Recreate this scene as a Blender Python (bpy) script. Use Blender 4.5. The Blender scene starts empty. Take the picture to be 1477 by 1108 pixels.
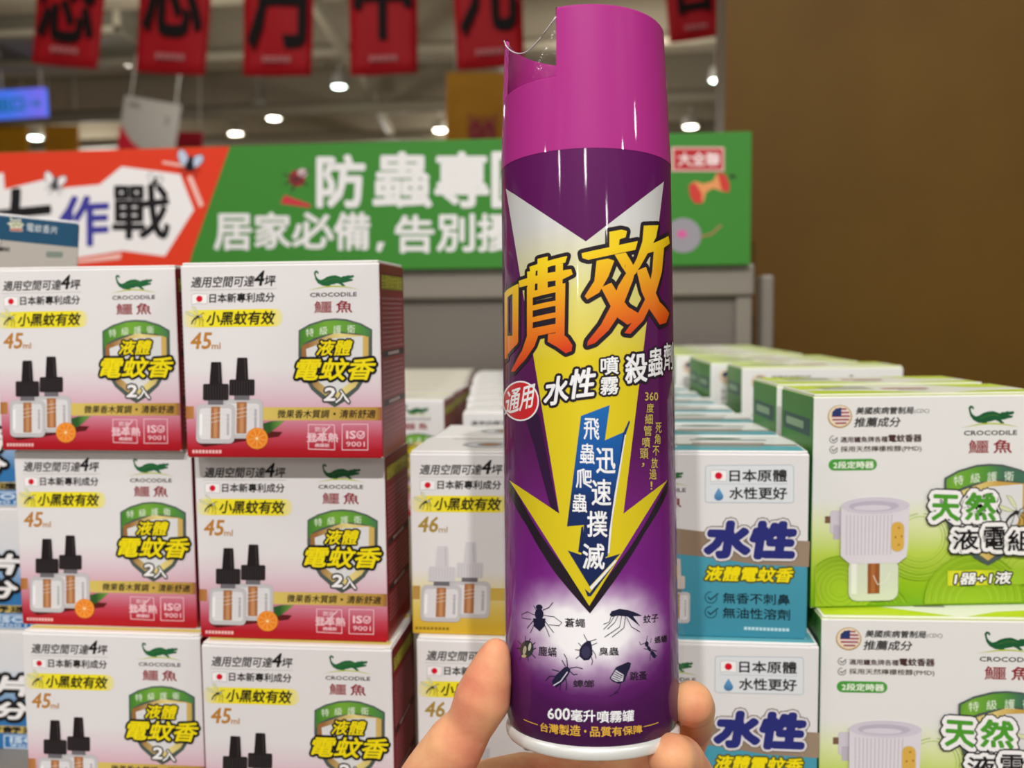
import bpy, bmesh, math, random
import numpy as np
from mathutils import Vector, Matrix
from mathutils.geometry import tessellate_polygon
random.seed(7)
R = math.radians
SC = bpy.context.scene
COL = bpy.context.collection

# ---------------------------------------------------------------- camera, world, light, exposure
CAM = Vector((0, 0, 1.25))
FPX = 1356.8
YAW, PITCH, ROLL = R(6.0), -0.0794, -0.0094
_f = Vector((-math.sin(YAW)*math.cos(PITCH), math.cos(YAW)*math.cos(PITCH), math.sin(PITCH)))
_r = Vector((math.cos(YAW), math.sin(YAW), 0)); _u = _r.cross(_f)
_c, _s = math.cos(ROLL), math.sin(ROLL)
RIGHT, UP, FWD = _r*_c + _u*_s, -_r*_s + _u*_c, _f
cam = bpy.data.cameras.new('camera'); camo = bpy.data.objects.new('camera', cam); COL.objects.link(camo)
M = Matrix((RIGHT, UP, -FWD)).transposed().to_4x4(); M.translation = CAM
camo.matrix_world = M
cam.sensor_width = 36; cam.lens = 36*FPX/1477; cam.clip_start = .02; cam.clip_end = 200
cam.dof.use_dof = True; cam.dof.focus_distance = .365; cam.dof.aperture_fstop = 9.8
SC.camera = camo

W = bpy.data.worlds.new('store_ambient'); SC.world = W; W.use_nodes = True
W.node_tree.nodes['Background'].inputs[0].default_value = (1.0, .965, .93, 1)
W.node_tree.nodes['Background'].inputs[1].default_value = .30
def lamp(kind, name, loc, target, energy, size, color=(1, .97, .93), spot=None):
    l = bpy.data.lights.new(name, kind); l.energy = energy; l.color = color
    if kind == 'AREA': l.shape = 'DISK'; l.size = size
    else: l.shadow_soft_size = size
    if spot: l.spot_size = R(spot); l.spot_blend = .6
    o = bpy.data.objects.new(name, l); COL.objects.link(o)
    o.location = Vector(loc) + CAM
    d = Vector(target) - Vector(loc)
    o.rotation_euler = d.to_track_quat('-Z', 'Y').to_euler()
    return o
# the shop's track spots over the aisle behind the photographer, and its ceiling fittings further off, plus added fills for banners and far ceiling
lamp('SPOT', 'track_spot_right', (.52, -1.75, 2.25), (0, .5, -.05), 215, .035, spot=70)
lamp('SPOT', 'track_spot_left', (-.36, -1.75, 2.25), (0, .5, -.05), 215, .035, spot=70)
lamp('AREA', 'ceiling_fitting_left', (-2.6, -.3, 2.3), (-.2, .6, -.1), 26, .35)
lamp('AREA', 'ceiling_fitting_right', (2.4, -1.2, 2.3), (.2, .6, -.1), 18, .35)
lamp('AREA', 'banner_fill', (-1.6, 1.7, 2.4), (-.9, 4.4, 1.2), 24, .5)  # added fill that brightens the banners, not a fitting of the shop
lamp('AREA', 'ceiling_fitting_above_row', (-.25, .55, 2.3), (-.1, .9, -.1), 9, .5)
for i, (x, y, e_) in enumerate(((-3.2, 6.4, 95), (.3, 7.8, 95), (-1.2, 12.2, 135), (-7.5, 12.8, 110), (-3.4, 14.6, 110))):
    lamp('POINT', 'far_ceiling_fill', (x, y, 1.75), (x, y, 0), e_, .12)  # added fill lamps, only there to brighten the far ceiling
for i, (x, y, z, e_) in enumerate(((.12, -5.2, 2.3, 42), (-4.6, -2.8, 2.25, 42), (-3.4, -4.6, 2.3, 42), (4.2, -2.7, 2.3, 42), (3.3, -5.6, 2.3, 42), (5.0, -.9, 2.3, 42), (-1.6, -8.0, 2.3, 50))):
    lamp('POINT', 'aisle_lamp', (x, y, z), (x, y, 0), e_, .13)
SC.view_settings.view_transform = 'Standard'; SC.view_settings.look = 'None'
SC.view_settings.exposure = -.2; SC.view_settings.gamma = 1; SC.view_settings.use_curve_mapping = False

def ray(px, py):
    return (FWD + RIGHT*((px-738.5)/FPX) + UP*((554-py)/FPX)).normalized()
def at(px, py, Y):
    d = ray(px, py); return CAM + d*(Y/d.y)

# ---------------------------------------------------------------- materials
def lin(h):
    h = h.lstrip('#'); o = []
    for i in (0, 2, 4):
        c = int(h[i:i+2], 16)/255; o.append(c/12.92 if c <= .04045 else ((c+.055)/1.055)**2.4)
    return (*o, 1)
MATS = {}
def mat(name, hexc='#808080', rough=.5, metal=0, coat=0, emit=0, sss=0):
    if name in MATS: return MATS[name]
    m = bpy.data.materials.new(name); m.use_nodes = True
    b = m.node_tree.nodes['Principled BSDF']
    b.inputs['Base Color'].default_value = lin(hexc); b.inputs['Roughness'].default_value = rough
    b.inputs['Metallic'].default_value = metal; b.inputs['Coat Weight'].default_value = coat
    b.inputs['Coat Roughness'].default_value = .05
    if rough > .3 and not metal: b.inputs['Specular IOR Level'].default_value = .2
    if emit:
        b.inputs['Emission Color'].default_value = lin(hexc); b.inputs['Emission Strength'].default_value = emit
    if sss:
        b.inputs['Subsurface Weight'].default_value = sss; b.inputs['Subsurface Radius'].default_value = (.006, .0025, .0015)
    MATS[name] = m
    return m
def ink(hexc, rough=.42):                       # plain printing ink on board
    return mat('ink_'+hexc.lstrip('#').lower(), hexc, rough)
def nodes(m): return m.node_tree.nodes, m.node_tree.links, m.node_tree.nodes['Principled BSDF']
def ramp_mat(name, stops, rough=.42, axis='V', slope=0, metal=0, coat=0, interp='LINEAR'):
    """printed colour gradient along the panel's own UV"""
    if name in MATS: return MATS[name]
    m = mat(name, '#808080', rough, metal, coat); n, l, b = nodes(m)
    uv = n.new('ShaderNodeUVMap'); uv.uv_map = 'print'
    sep = n.new('ShaderNodeSeparateXYZ'); l.new(uv.outputs[0], sep.inputs[0])
    src = sep.outputs['Y' if axis == 'V' else 'X']
    if slope:
        ma = n.new('ShaderNodeMath'); ma.operation = 'MULTIPLY_ADD'; ma.inputs[1].default_value = slope
        l.new(sep.outputs['X'], ma.inputs[0]); l.new(src, ma.inputs[2]); src = ma.outputs[0]
    lo, hi = stops[0][0], stops[-1][0]
    mr = n.new('ShaderNodeMapRange'); mr.inputs[1].default_value = lo; mr.inputs[2].default_value = hi
    l.new(src, mr.inputs[0])
    cr = n.new('ShaderNodeValToRGB'); cr.color_ramp.interpolation = interp; l.new(mr.outputs[0], cr.inputs[0])
    e = cr.color_ramp.elements
    while len(e) < len(stops): e.new(.5)
    for i, (p, h) in enumerate(stops):
        e[i].position = (p-lo)/(hi-lo); e[i].color = lin(h)
    l.new(cr.outputs[0], b.inputs['Base Color'])
    return m

# ---------------------------------------------------------------- objects
def link(name, mesh, parent=None):
    o = bpy.data.objects.new(name, mesh); COL.objects.link(o)
    if parent: o.parent = parent
    return o
def tag(o, label=None, cat=None, group=None, kind=None):
    if label: o['label'] = label
    if cat: o['category'] = cat
    if group: o['group'] = group
    if kind: o['kind'] = kind
    return o
def empty(name, loc=(0, 0, 0), rot=(0, 0, 0)):
    o = bpy.data.objects.new(name, None); COL.objects.link(o); o.location = loc; o.rotation_euler = rot
    o.empty_display_size = .02
    return o
def copy_tree(o, parent=None):
    c = o.copy(); COL.objects.link(c)
    if parent: c.parent = parent
    for ch in list(o.children): copy_tree(ch, c)
    return c
def smooth(o, ang=40):
    for p in o.data.polygons: p.use_smooth = True
    o.data.set_sharp_from_angle(angle=R(ang))

class MB:
    """collects shapes with their materials and links them as one mesh"""
    def __init__(s):
        s.bm = bmesh.new(); s.uv = s.bm.loops.layers.uv.new('print'); s.mats = []
    def mi(s, m):
        if m not in s.mats: s.mats.append(m)
        return s.mats.index(m)
    def face(s, pts, m, uvs=None, flat=True):
        vs = [s.bm.verts.new(p) for p in pts]
        f = s.bm.faces.new(vs); f.material_index = s.mi(m)
        if uvs:
            for lp, q in zip(f.loops, uvs): lp[s.uv].uv = q
        return f
    def box(s, lo, hi, m, bevel=0, seg=2, pick=None, xf=None):
        b = bmesh.new()
        r = bmesh.ops.create_cube(b, size=1)
        for v in b.verts: v.co = Vector([lo[i] + (v.co[i]+.5)*(hi[i]-lo[i]) for i in range(3)])
        if bevel: bmesh.ops.bevel(b, geom=b.edges[:], offset=bevel, segments=seg, affect='EDGES', profile=.5)
        b.normal_update()
        s.merge(b, lambda f: pick(f.normal) if pick else m, lo, hi, xf)
    def merge(s, b, mfun, lo=None, hi=None, xf=None):
        mp = {}
        for v in b.verts: mp[v] = s.bm.verts.new(xf @ v.co if xf else v.co)
        for f in b.faces:
            try: g = s.bm.faces.new([mp[v] for v in f.verts])
            except ValueError: continue
            g.material_index = s.mi(mfun(f)); g.smooth = f.smooth
            if lo is not None:
                for lp, v in zip(g.loops, f.verts):
                    n = f.normal
                    w = (hi[0]-lo[0]) or 1; h = (hi[2]-lo[2]) or 1; d = (hi[1]-lo[1]) or 1
                    if abs(n.z) > .7: lp[s.uv].uv = ((v.co.x-lo[0])/w, (v.co.y-lo[1])/d)
                    elif abs(n.x) > .7: lp[s.uv].uv = ((v.co.y-lo[1])/d, (v.co.z-lo[2])/h)
                    else: lp[s.uv].uv = ((v.co.x-lo[0])/w, (v.co.z-lo[2])/h)
        b.free()
    def lathe(s, prof, m, seg=64, ctr=(0, 0, 0), xf=None, cap=True):
        b = bmesh.new(); rings = []
        for (r, z) in prof:
            rings.append([b.verts.new((ctr[0]+r*math.cos(2*math.pi*i/seg), ctr[1]+r*math.sin(2*math.pi*i/seg), ctr[2]+z)) for i in range(seg)])
        for a, c in zip(rings, rings[1:]):
            for i in range(seg): b.faces.new((a[i], a[(i+1) % seg], c[(i+1) % seg], c[i])).smooth = True
        if cap:
            b.faces.new(rings[0][::-1]); b.faces.new(rings[-1])
        s.merge(b, lambda f: m, xf=xf)
    def tube(s, pts, rad, m, seg=10):
        b = bmesh.new(); rings = []
        pts = [Vector(p) for p in pts]
        for k, p in enumerate(pts):
            t = (pts[min(k+1, len(pts)-1)] - pts[max(k-1, 0)]).normalized()
            a = t.orthogonal().normalized(); c = t.cross(a)
            rings.append([b.verts.new(p + rad*(math.cos(2*math.pi*i/seg)*a + math.sin(2*math.pi*i/seg)*c)) for i in range(seg)])
        for a, c in zip(rings, rings[1:]):
            for i in range(seg): b.faces.new((a[i], a[(i+1) % seg], c[(i+1) % seg], c[i])).smooth = True
        b.faces.new(rings[0][::-1]); b.faces.new(rings[-1])
        s.merge(b, lambda f: m)
    def mesh(s, name):
        me = bpy.data.meshes.new(name); s.bm.normal_update(); s.bm.to_mesh(me); s.bm.free()
        for m in s.mats: me.materials.append(m)
        return me
    def build(s, name, parent=None):
        return link(name, s.mesh(name), parent)

# ---------------------------------------------------------------- printing: flat artwork turned into thin ink layers
_TC = {}
def glyphs(t):
    """outline mesh of a text in its own ink box 0..1, with its boundary edges"""
    if t in _TC: return _TC[t]
    cu = bpy.data.curves.new('lettering', 'FONT'); cu.body = t; cu.resolution_u = 2
    o = bpy.data.objects.new('lettering', cu); COL.objects.link(o)
    dg = bpy.context.evaluated_depsgraph_get(); me = bpy.data.meshes.new_from_object(o.evaluated_get(dg))
    bpy.data.objects.remove(o); bpy.data.curves.remove(cu)
    V = np.array([v.co[:2] for v in me.vertices]).reshape(-1, 2); F = [tuple(p.vertices) for p in me.polygons]
    bpy.data.meshes.remove(me)
    lo, hi = V.min(0), V.max(0); asp = (hi-lo)[0]/max((hi-lo)[1], 1e-6)
    V = (V-lo)/np.maximum(hi-lo, 1e-6)
    cnt = {}
    for f in F:
        for a, b in zip(f, f[1:]+f[:1]): cnt[tuple(sorted((a, b)))] = cnt.get(tuple(sorted((a, b))), 0)+1
    E = [e for e, c in cnt.items() if c == 1]
    _TC[t] = (V, F, E, asp)
    return _TC[t]

class Art:
    """items drawn in some flat pixel frame, converted by conv(x, y) into panel metres (a, b)"""
    def __init__(s, conv, unit, step=3e-5):
        s.conv, s.unit, s.step = conv, unit, step      # unit: metres per drawing pixel
        s.items = []; s.bbs = []
    def put(s, V, F, m):
        q = np.array([p[:2] for p in V]); bb = (*q.min(0), *q.max(0)); layer = 1     # an ink lies on what it overlaps, no higher
        for (c, k) in s.bbs:
            if k >= layer and bb[0] < c[2] and c[0] < bb[2] and bb[1] < c[3] and c[1] < bb[3]: layer = k+1
        s.bbs.append((bb, layer)); s.items.append((V, F, m, layer))
    def raw(s, pts): return [s.conv(x, y) for x, y in pts]
    def grow(s, V, E, r, m, seg=6):
        """a band of half width r along edges E"""
        VV, FF = [], []
        done = set()
        for a, b in E:
            A, B = np.array(V[a][:2]), np.array(V[b][:2]); d = B-A; L = np.hypot(*d)
            if L < 1e-9: continue
            n = np.array((-d[1], d[0]))/L*r
            jz = (len(FF) % 13)*2.2e-6               # overlapping strokes of ink never share one plane
            k = len(VV); VV += [(*(A+n), jz), (*(A-n), jz), (*(B-n), jz), (*(B+n), jz)]; FF.append((k, k+1, k+2, k+3))
            for q in (a, b):
                if q not in done:
                    done.add(q); k = len(VV)
                    jz = (len(FF) % 13)*2.2e-6
                    VV += [(V[q][0]+r*math.cos(t*2*math.pi/seg), V[q][1]+r*math.sin(t*2*math.pi/seg), jz) for t in range(seg)]
                    FF.append(tuple(range(k, k+seg)))
        s.put(VV, FF, m)
    def poly(s, pts, m, edge=None, er=0, holes=()):
        P = s.raw(pts); loops = [P]+[s.raw(h) for h in holes]
        flat = [p for lp in loops for p in lp]
        tri = tessellate_polygon([[Vector((p[0], p[1], 0)) for p in lp] for lp in loops])
        if edge:
            E, k = [], 0
            for lp in loops:
                E += [(k+i, k+(i+1) % len(lp)) for i in range(len(lp))]; k += len(lp)
            s.grow(flat, E, er*s.unit, edge)
        s.put(flat, [tuple(t) for t in tri], m)
    def polys(s, lst, m, edge=None, er=0):
        """several strokes of one glyph: all edges first, then all fills"""
        flat, T, E = [], [], []
        for pts in lst:
            P = [(p[0], p[1], len(T) % 13*2.2e-6) for p in s.raw(pts)]; k = len(flat); flat += P
            T += [tuple(i+k for i in t) for t in tessellate_polygon([[Vector((p[0], p[1], 0)) for p in P]])]
            E += [(k+i, k+(i+1) % len(P)) for i in range(len(P))]
        if edge: s.grow(flat, E, er*s.unit, edge, 10)
        s.put(flat, T, m)
    def rect(s, x0, y0, x1, y1, m, **k): s.poly([(x0, y0), (x1, y0), (x1, y1), (x0, y1)], m, **k)
    def rrect(s, x0, y0, x1, y1, r, m, **k):
        P = []
        for cx, cy, a in ((x1-r, y0+r, -90), (x1-r, y1-r, 0), (x0+r, y1-r, 90), (x0+r, y0+r, 180)):
            P += [(cx+r*math.cos(R(a+t)), cy+r*math.sin(R(a+t))) for t in (0, 30, 60, 90)]
        s.poly(P, m, **k)
    def ell(s, cx, cy, rx, ry, m, rot=0, n=28, **k):
        c, q = math.cos(R(rot)), math.sin(R(rot))
        s.poly([(cx+rx*math.cos(t)*c-ry*math.sin(t)*q, cy+rx*math.cos(t)*q+ry*math.sin(t)*c) for t in [2*math.pi*i/n for i in range(n)]], m, **k)
    def line(s, pts, w, m, closed=False):
        V = s.raw(pts); E = [(i, i+1) for i in range(len(V)-1)]+([(len(V)-1, 0)] if closed else [])
        s.grow(V, E, w*s.unit/2, m)
    def text(s, t, box, m, bold=0, out=None, slope=0, shear=0, out2=None):
        """box x0,y0,x1,y1 in drawing pixels; slope raises the right end, shear leans it"""
        V, F, E, asp = glyphs(t)
        if len(box) == 4:
            x0, y0, x1, y1 = box
            P = [s.conv(x0+u*(x1-x0)+(v-.5)*shear, y1+v*(y0-y1)-slope*u*(x1-x0)) for u, v in V]
        else:                                      # TL TR BR BL corners
            q = [s.conv(*p) for p in zip(box[0::2], box[1::2])]
            q = [np.array(p) for p in q]
            P = [tuple((q[0]*(1-u)+q[1]*u)*v + (q[3]*(1-u)+q[2]*u)*(1-v)) for u, v in V]
        if out2: s.grow(P, E, out2[1]*s.unit, out2[0])
        if out: s.grow(P, E, out[1]*s.unit, out[0])
        bold *= .62
        if bold:
            s.grow(P, E, bold*s.unit, m); s.put(P, F, m)
        else: s.put(P, F, m)
    def emit(s, mb, place, only_if=None):
        for V, F, m, layer in s.items:
            vs = [mb.bm.verts.new(place(p[0], p[1], layer*s.step+(p[2] if len(p) > 2 else 0))) for p in V]
            for f in F:
                try: g = mb.bm.faces.new([vs[i] for i in f])
                except ValueError: continue
                g.material_index = mb.mi(m)
                for lp, i in zip(g.loops, f): lp[mb.uv].uv = s.uvf(V[i])
    uvf = staticmethod(lambda p: (p[0], p[1]))

def homography(quad, w, h):
    """drawing pixels -> panel metres; quad = TL TR BR BL in drawing pixels; panel a: 0..w, b: 0..h"""
    dst = [(0, h), (w, h), (w, 0), (0, 0)]; A, bb = [], []
    for (x, y), (X, Y) in zip(quad, dst):
        A += [[x, y, 1, 0, 0, 0, -X*x, -X*y], [0, 0, 0, x, y, 1, -Y*x, -Y*y]]; bb += [X, Y]
    hh = np.linalg.solve(np.array(A, float), np.array(bb, float))
    def conv(x, y):
        d = hh[6]*x+hh[7]*y+1
        return ((hh[0]*x+hh[1]*y+hh[2])/d, (hh[3]*x+hh[4]*y+hh[5])/d)
    return conv
# ================================================================ the boxes of mosquito liquid
INK = ink('#1c1a1c'); GREY = ink('#8d8a88'); WHITE = ink('#f2f0f0'); YEL = ink('#f2de14'); DKRED = ink('#8e1c22')
def croc_logo(A, cx, cy, s, green, full=True):
    """crocodile over its arc, the Latin and the Chinese name; (cx, cy) = centre of the back, s = scale"""
    T = lambda pts: [(cx+x*s, cy+y*s) for x, y in pts]
    A.poly(T([(-105, -30), (-109, -46), (-99, -58), (-85, -53), (-81, -42), (-87, -37), (-91, -45), (-98, -43), (-96, -28), (-87, -13), (-72, -4), (-55, -9), (-38, -20), (-15, -27), (12, -29), (32, -22), (44, -17),
              (54, -24), (66, -23), (78, -28), (92, -25), (108, -28), (114, -20), (106, -13), (84, -9), (106, -6), (106, 3), (82, 8), (62, 13), (50, 14), (58, 23), (68, 30), (50, 32), (36, 21), (22, 15),
              (0, 21), (-18, 24), (-12, 34), (-28, 37), (-42, 29), (-60, 27), (-85, 13), (-100, -8)]), green)
    A.line(T([(-50, 6), (-20, -6), (15, -11), (40, -5)]), 2.6*s, ink('#4d7a33'))
    up = [(-142+284*i/12, 52-24*math.sin(math.pi*i/12)) for i in range(13)]; dn = [(-142+284*i/12, 52-17*math.sin(math.pi*i/12)) for i in range(12, -1, -1)]
    A.poly(T(up+dn), ink('#b9c53a'))
    A.text('CROCODILE', (cx-128*s, cy+66*s, cx+128*s, cy+88*s), INK, bold=1.2*s)
    A.text('鱷', (cx-104*s, cy+112*s, cx-8*s, cy+176*s), DKRED, bold=1.2*s)
    A.text('魚', (cx+16*s, cy+112*s, cx+104*s, cy+176*s), DKRED, bold=2*s)
def flag_jp(A, x0, y0, x1, y1):
    A.poly([(x0, y0+6), (x0+(x1-x0)*.35, y0), (x1, y0+5), (x1-2, y1), (x0+(x1-x0)*.4, y1-6), (x0+2, y1)], WHITE, edge=GREY, er=1.6)
    A.ell((x0+x1)/2, (y0+y1)/2, (y1-y0)*.3, (y1-y0)*.3, ink('#d3142c'))
def mosquito(A, cx, cy, s, m=None):
    m = m or ink('#3a3c3a'); T = lambda pts: [(cx+x*s, cy+y*s) for x, y in pts]
    A.poly(T([(8, -8), (-12, -30), (-30, -62), (-12, -58), (4, -30)]), ink('#d8dcb0'), edge=m, er=1.0*s)
    A.poly(T([(0, -4), (-30, -20), (-70, -34), (-58, -16), (-28, -4)]), ink('#d8dcb0'), edge=m, er=1.0*s)
    A.poly(T([(0, -4), (-16, 8), (-29, 24), (-35, 44), (-29, 43), (-19, 24), (2, 6)]), m)
    A.ell(cx+6*s, cy, 10*s, 8*s, m); A.ell(cx+24*s, cy-6*s, 7*s, 7*s, ink('#c9d4da'), edge=m, er=1.4*s)
    for p in ([(10, 6), (20, 28), (16, 52)], [(14, 4), (34, 22), (38, 58)], [(0, 8), (-6, 30), (-14, 46)], [(16, -4), (36, -22), (48, -20)], [(28, -2), (44, 26)]):
        A.line(T(p), 2.4*s, m)
def shield(A, x0, y0, x1, y1, text=True):
    """green-topped gold shield; box of the whole outline in drawing pixels"""
    w, h = x1-x0, y1-y0; T = lambda pts: [(x0+u*w, y0+v*h) for u, v in pts]
    top = [(0, .13), (.15, .06), (.35, .01), (.5, 0), (.65, .01), (.85, .06), (1, .13)]
    A.poly(T(top+[(1, .42), (.95, .62), (.82, .8), (.64, .93), (.5, 1), (.36, .93), (.18, .8), (.05, .62), (0, .42)]), ramp_mat('shield_steel', [(0, '#5d6a66'), (.018, '#8d9a96'), (.036, '#4d5a55')], .3, 'U'), edge=ink('#4a5a52'), er=3)
    A.poly(T([(.04, .3), (.5, .16), (.96, .2), (.96, .42), (.9, .62), (.78, .78), (.5, .955), (.22, .78), (.1, .62), (.04, .42)]), ramp_mat('shield_gold', [(.0, '#9c6a3a'), (.065, '#9c6a3a'), (.082, '#e8d88a'), (.098, '#c9a24c')], .3, 'U'))
    A.poly(T([(.1, .34), (.5, .22), (.88, .2), (.88, .45), (.82, .6), (.72, .72), (.5, .86), (.28, .72), (.17, .6), (.11, .45)]), ink('#dcdcdc'))
    A.poly(T([(.015, .14), (.15, .075), (.35, .025), (.5, .015), (.65, .025), (.85, .075), (.985, .14), (.985, .22), (.82, .17), (.6, .15), (.4, .17), (.2, .22), (.06, .28), (.015, .36)]),
           ramp_mat('shield_green', [(.0, '#3f8030'), (.06, '#3f8030'), (.075, '#76ac3a'), (.09, '#58963a'), (.1, '#46705a')], .4, 'U'))
    if text:
        for i, c in enumerate('特級護衛'):
            u = .15+.19*i; v = .155-.025*i+.004*i*i
            A.text(c, (x0+(u-.055)*w, y0+(v-.045)*h, x0+(u+.055)*w, y0+(v+.05)*h), ink('#e6efdc'), slope=.12-.04*i)
def bottle(A, cx, top, bot, w, capm, ribm, capw):
    """refill bottle picture: spout, ribbed collar, clear body with its wick"""
    h = bot-top; sp = top+h*.27; co = sp+h*.2; sh = co+h*.05
    A.rrect(cx-w/2, sh, cx+w/2, bot, w*.13, ramp_mat('bottle_clear', [(.0, '#c5c3c6'), (1, '#c5c3c6')], .25), edge=ink('#a3a0a6'), er=1)
    A.rrect(cx-w*.42, sh+h*.05, cx+w*.42, bot-h*.05, w*.08, ink('#dddbdd'))
    A.rect(cx-w*.42, sh+h*.12, cx-w*.34, bot-h*.1, ink('#f3f2f3'))
    A.rect(cx+w*.3, sh+h*.12, cx+w*.36, bot-h*.1, ink('#b5b2b6'))
    A.rect(cx-w*.12, sh+h*.03, cx+w*.12, bot-h*.06, ink('#a8714a')); A.rect(cx-w*.04, sh+h*.05, cx+w*.05, bot-h*.07, ink('#c78f62'))
    for k in (.28, .33, .38):
        A.line([(cx-w*.36, bot-h*k+6), (cx-w*.1, bot-h*k+10), (cx+w*.12, bot-h*k), (cx+w*.36, bot-h*k+4)], 2, ink('#eceaea'))
    A.rect(cx-capw*.3, co, cx+capw*.3, sh+3, ink('#6d6a70'))
    A.rrect(cx-capw/2, sp, cx+capw/2, co, 8, capm)
    for i in range(9): A.line([(cx-capw*.42+capw*.84*i/8, sp+8), (cx-capw*.42+capw*.84*i/8, co-5)], 2.4, ribm)
    A.poly([(cx-capw*.2, top+3), (cx-capw*.17, top), (cx+capw*.17, top), (cx+capw*.2, top+3), (cx+capw*.25, sp+2), (cx-capw*.25, sp+2)], capm)
    A.line([(cx+capw*.1, top+6), (cx+capw*.14, sp-4)], 4, ribm)
def header(A, vol, volm):
    """the claims at the upper left of the two-refill boxes (drawing frame: 1330 x 1108)"""
    A.text('適用空間可達', (118, 106, 468, 166), INK, bold=1.6, shear=10)
    A.text('4', (472, 82, 522, 160), INK, bold=4, shear=14)
    A.text('坪', (526, 108, 584, 164), INK, bold=1.6, shear=6)
    A.line([(108, 180), (590, 180)], 2, ink('#a9a5a5'))
    flag_jp(A, 120, 198, 206, 256)
    A.text('日本新專利成分', (220, 200, 580, 250), INK, bold=2)
    A.rrect(70, 288, 625, 384, 40, ramp_mat('highlighter', [(.0, '#dfdcd0'), (.008, '#eee04a'), (.02, '#f0e024'), (.045, '#f0e024'), (.053, '#e4dfb4')], .45, 'U'))
    mosquito(A, 150, 325, .92)
    A.text('小黑蚊有效', (208, 300, 582, 372), INK, bold=3, shear=12)
    A.text(vol, (120, 412, 232, 500), volm, bold=4, shear=12)
    A.text('ml', (236, 468, 284, 502), volm, bold=.8)
QUAD_RED = [(50, 40), (1145, 50), (1170, 1090), (105, 1090)]

def art_red(conv, unit):
    A = Art(conv, unit)
    A.rect(95, 812, 140, 880, ramp_mat('band_brown', [(0, '#a9683c'), (.006, '#c08a4c')], .35, 'U'))
    A.rect(500, 818, 1160, 888, ramp_mat('band_gold', [(.042, '#d8c066'), (.07, '#cdb056'), (.098, '#b98e44'), (.1018, '#8f5a32')], .35, 'U'))
    header(A, '45', ink('#bb7f36'))
    A.poly([(160, 1010), (380, 985), (520, 945), (630, 950), (610, 975), (420, 1000), (200, 1032)], ink('#5a1c1c'))
    capm, ribm = ink('#231d1f'), ink('#4a4244')
    bottle(A, 406, 550, 985, 232, capm, ribm, 140)
    bottle(A, 262, 572, 1012, 212, capm, ribm, 142)
    A.poly([(524, 905), (570, 892), (640, 890), (600, 925), (560, 955), (530, 955)], ramp_mat('leaf_green', [(.044, '#2f5a2a'), (.052, '#78a848')], .45, 'U'))
    A.ell(492, 985, 60, 58, ink('#e8871e')); A.ell(492, 985, 53, 51, ink('#f0b05a')); A.ell(492, 985, 50, 48, ink('#ec8420'))
    for i in range(9):
        a = 2*math.pi*i/9+.2; A.line([(492+8*math.cos(a), 985+8*math.sin(a)), (492+46*math.cos(a), 985+44*math.sin(a))], 2.6, ink('#f6c67c'))
    A.ell(492, 985, 8, 7, ink('#f8dca8'))
    croc_logo(A, 900, 142, .98, ink('#23633a'))
    shield(A, 716, 348, 1106, 815)
    A.text('液體', (820, 462, 998, 542), YEL, bold=3, out=(INK, 12), shear=22)
    A.text('電蚊香', (702, 560, 1122, 672), YEL, bold=5, out=(INK, 17), shear=36)
    A.text('2', (858, 716, 915, 782), WHITE, bold=5, out=(ink('#4d4a4a'), 13), shear=8)
    A.text('入', (918, 728, 992, 795), WHITE, bold=2, out=(ink('#4d4a4a'), 9), shear=6)
    A.text('微果香木質調', (602, 832, 880, 876), INK, bold=1.2, shear=6); A.ell(910, 854, 7, 7, INK)
    A.text('清新舒適', (940, 832, 1128, 876), INK, bold=1.2, shear=6)
    PK = ink('#f0c8d0')
    A.line([(770, 910), (910, 912), (912, 1044), (772, 1040)], 4, PK, closed=True)
    A.text('登革熱', (762, 955, 930, 1003), PK, bold=2)
    A.line([(805, 1000), (885, 920)], 7, PK); A.text('防治', (808, 922, 866, 948), PK, bold=1); A.text('病媒蚊', (806, 1010, 884, 1030), PK, bold=1)
    A.line([(952, 908), (1088, 908), (1088, 1044), (952, 1044)], 4, PK, closed=True)
    A.text('IS', (975, 944, 1024, 984), PK, bold=3); A.line([(1050+20*math.cos(t), 964+19*math.sin(t)) for t in [i*.5236 for i in range(12)]], 6, PK, closed=True)
    A.line([(1040, 962), (1050, 974), (1070, 948)], 6, PK)
    A.text('9001', (974, 1000, 1072, 1026), PK, bold=.6)
    for i in range(9): A.rect(134+i*18.5, 1048, 148+i*18.5, 1066, ink('#eab6b6'))
    return A
def art_gold(conv, unit):
    A = Art(conv, unit)
    A.rect(97, 812, 140, 890, ink('#b9904a')); A.rect(500, 818, 1160, 888, ink('#d0b050'))
    header(A, '46', ink('#a98a3c'))
    capm, ribm = ink('#d2d0d4'), ink('#b4b1b6')
    bottle(A, 420, 556, 990, 236, capm, ribm, 150)
    bottle(A, 262, 580, 1015, 228, capm, ribm, 152)
    croc_logo(A, 900, 142, .98, ink('#23633a')); shield(A, 716, 348, 1106, 815)
    A.text('液體', (820, 462, 998, 542), YEL, bold=3, out=(INK, 12), shear=22)
    A.text('電蚊香', (702, 560, 1122, 672), YEL, bold=5, out=(INK, 17), shear=36)
    A.text('2入', (858, 716, 992, 795), WHITE, bold=3, out=(ink('#4d4a4a'), 11))
    for i in range(9): A.rect(120+i*22, 1048, 136+i*22, 1064, ink('#8a7020'))
    return A
QUAD_TEAL = [(-290, 78), (770, 95), (750, 1075), (-262, 1090)]
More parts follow.
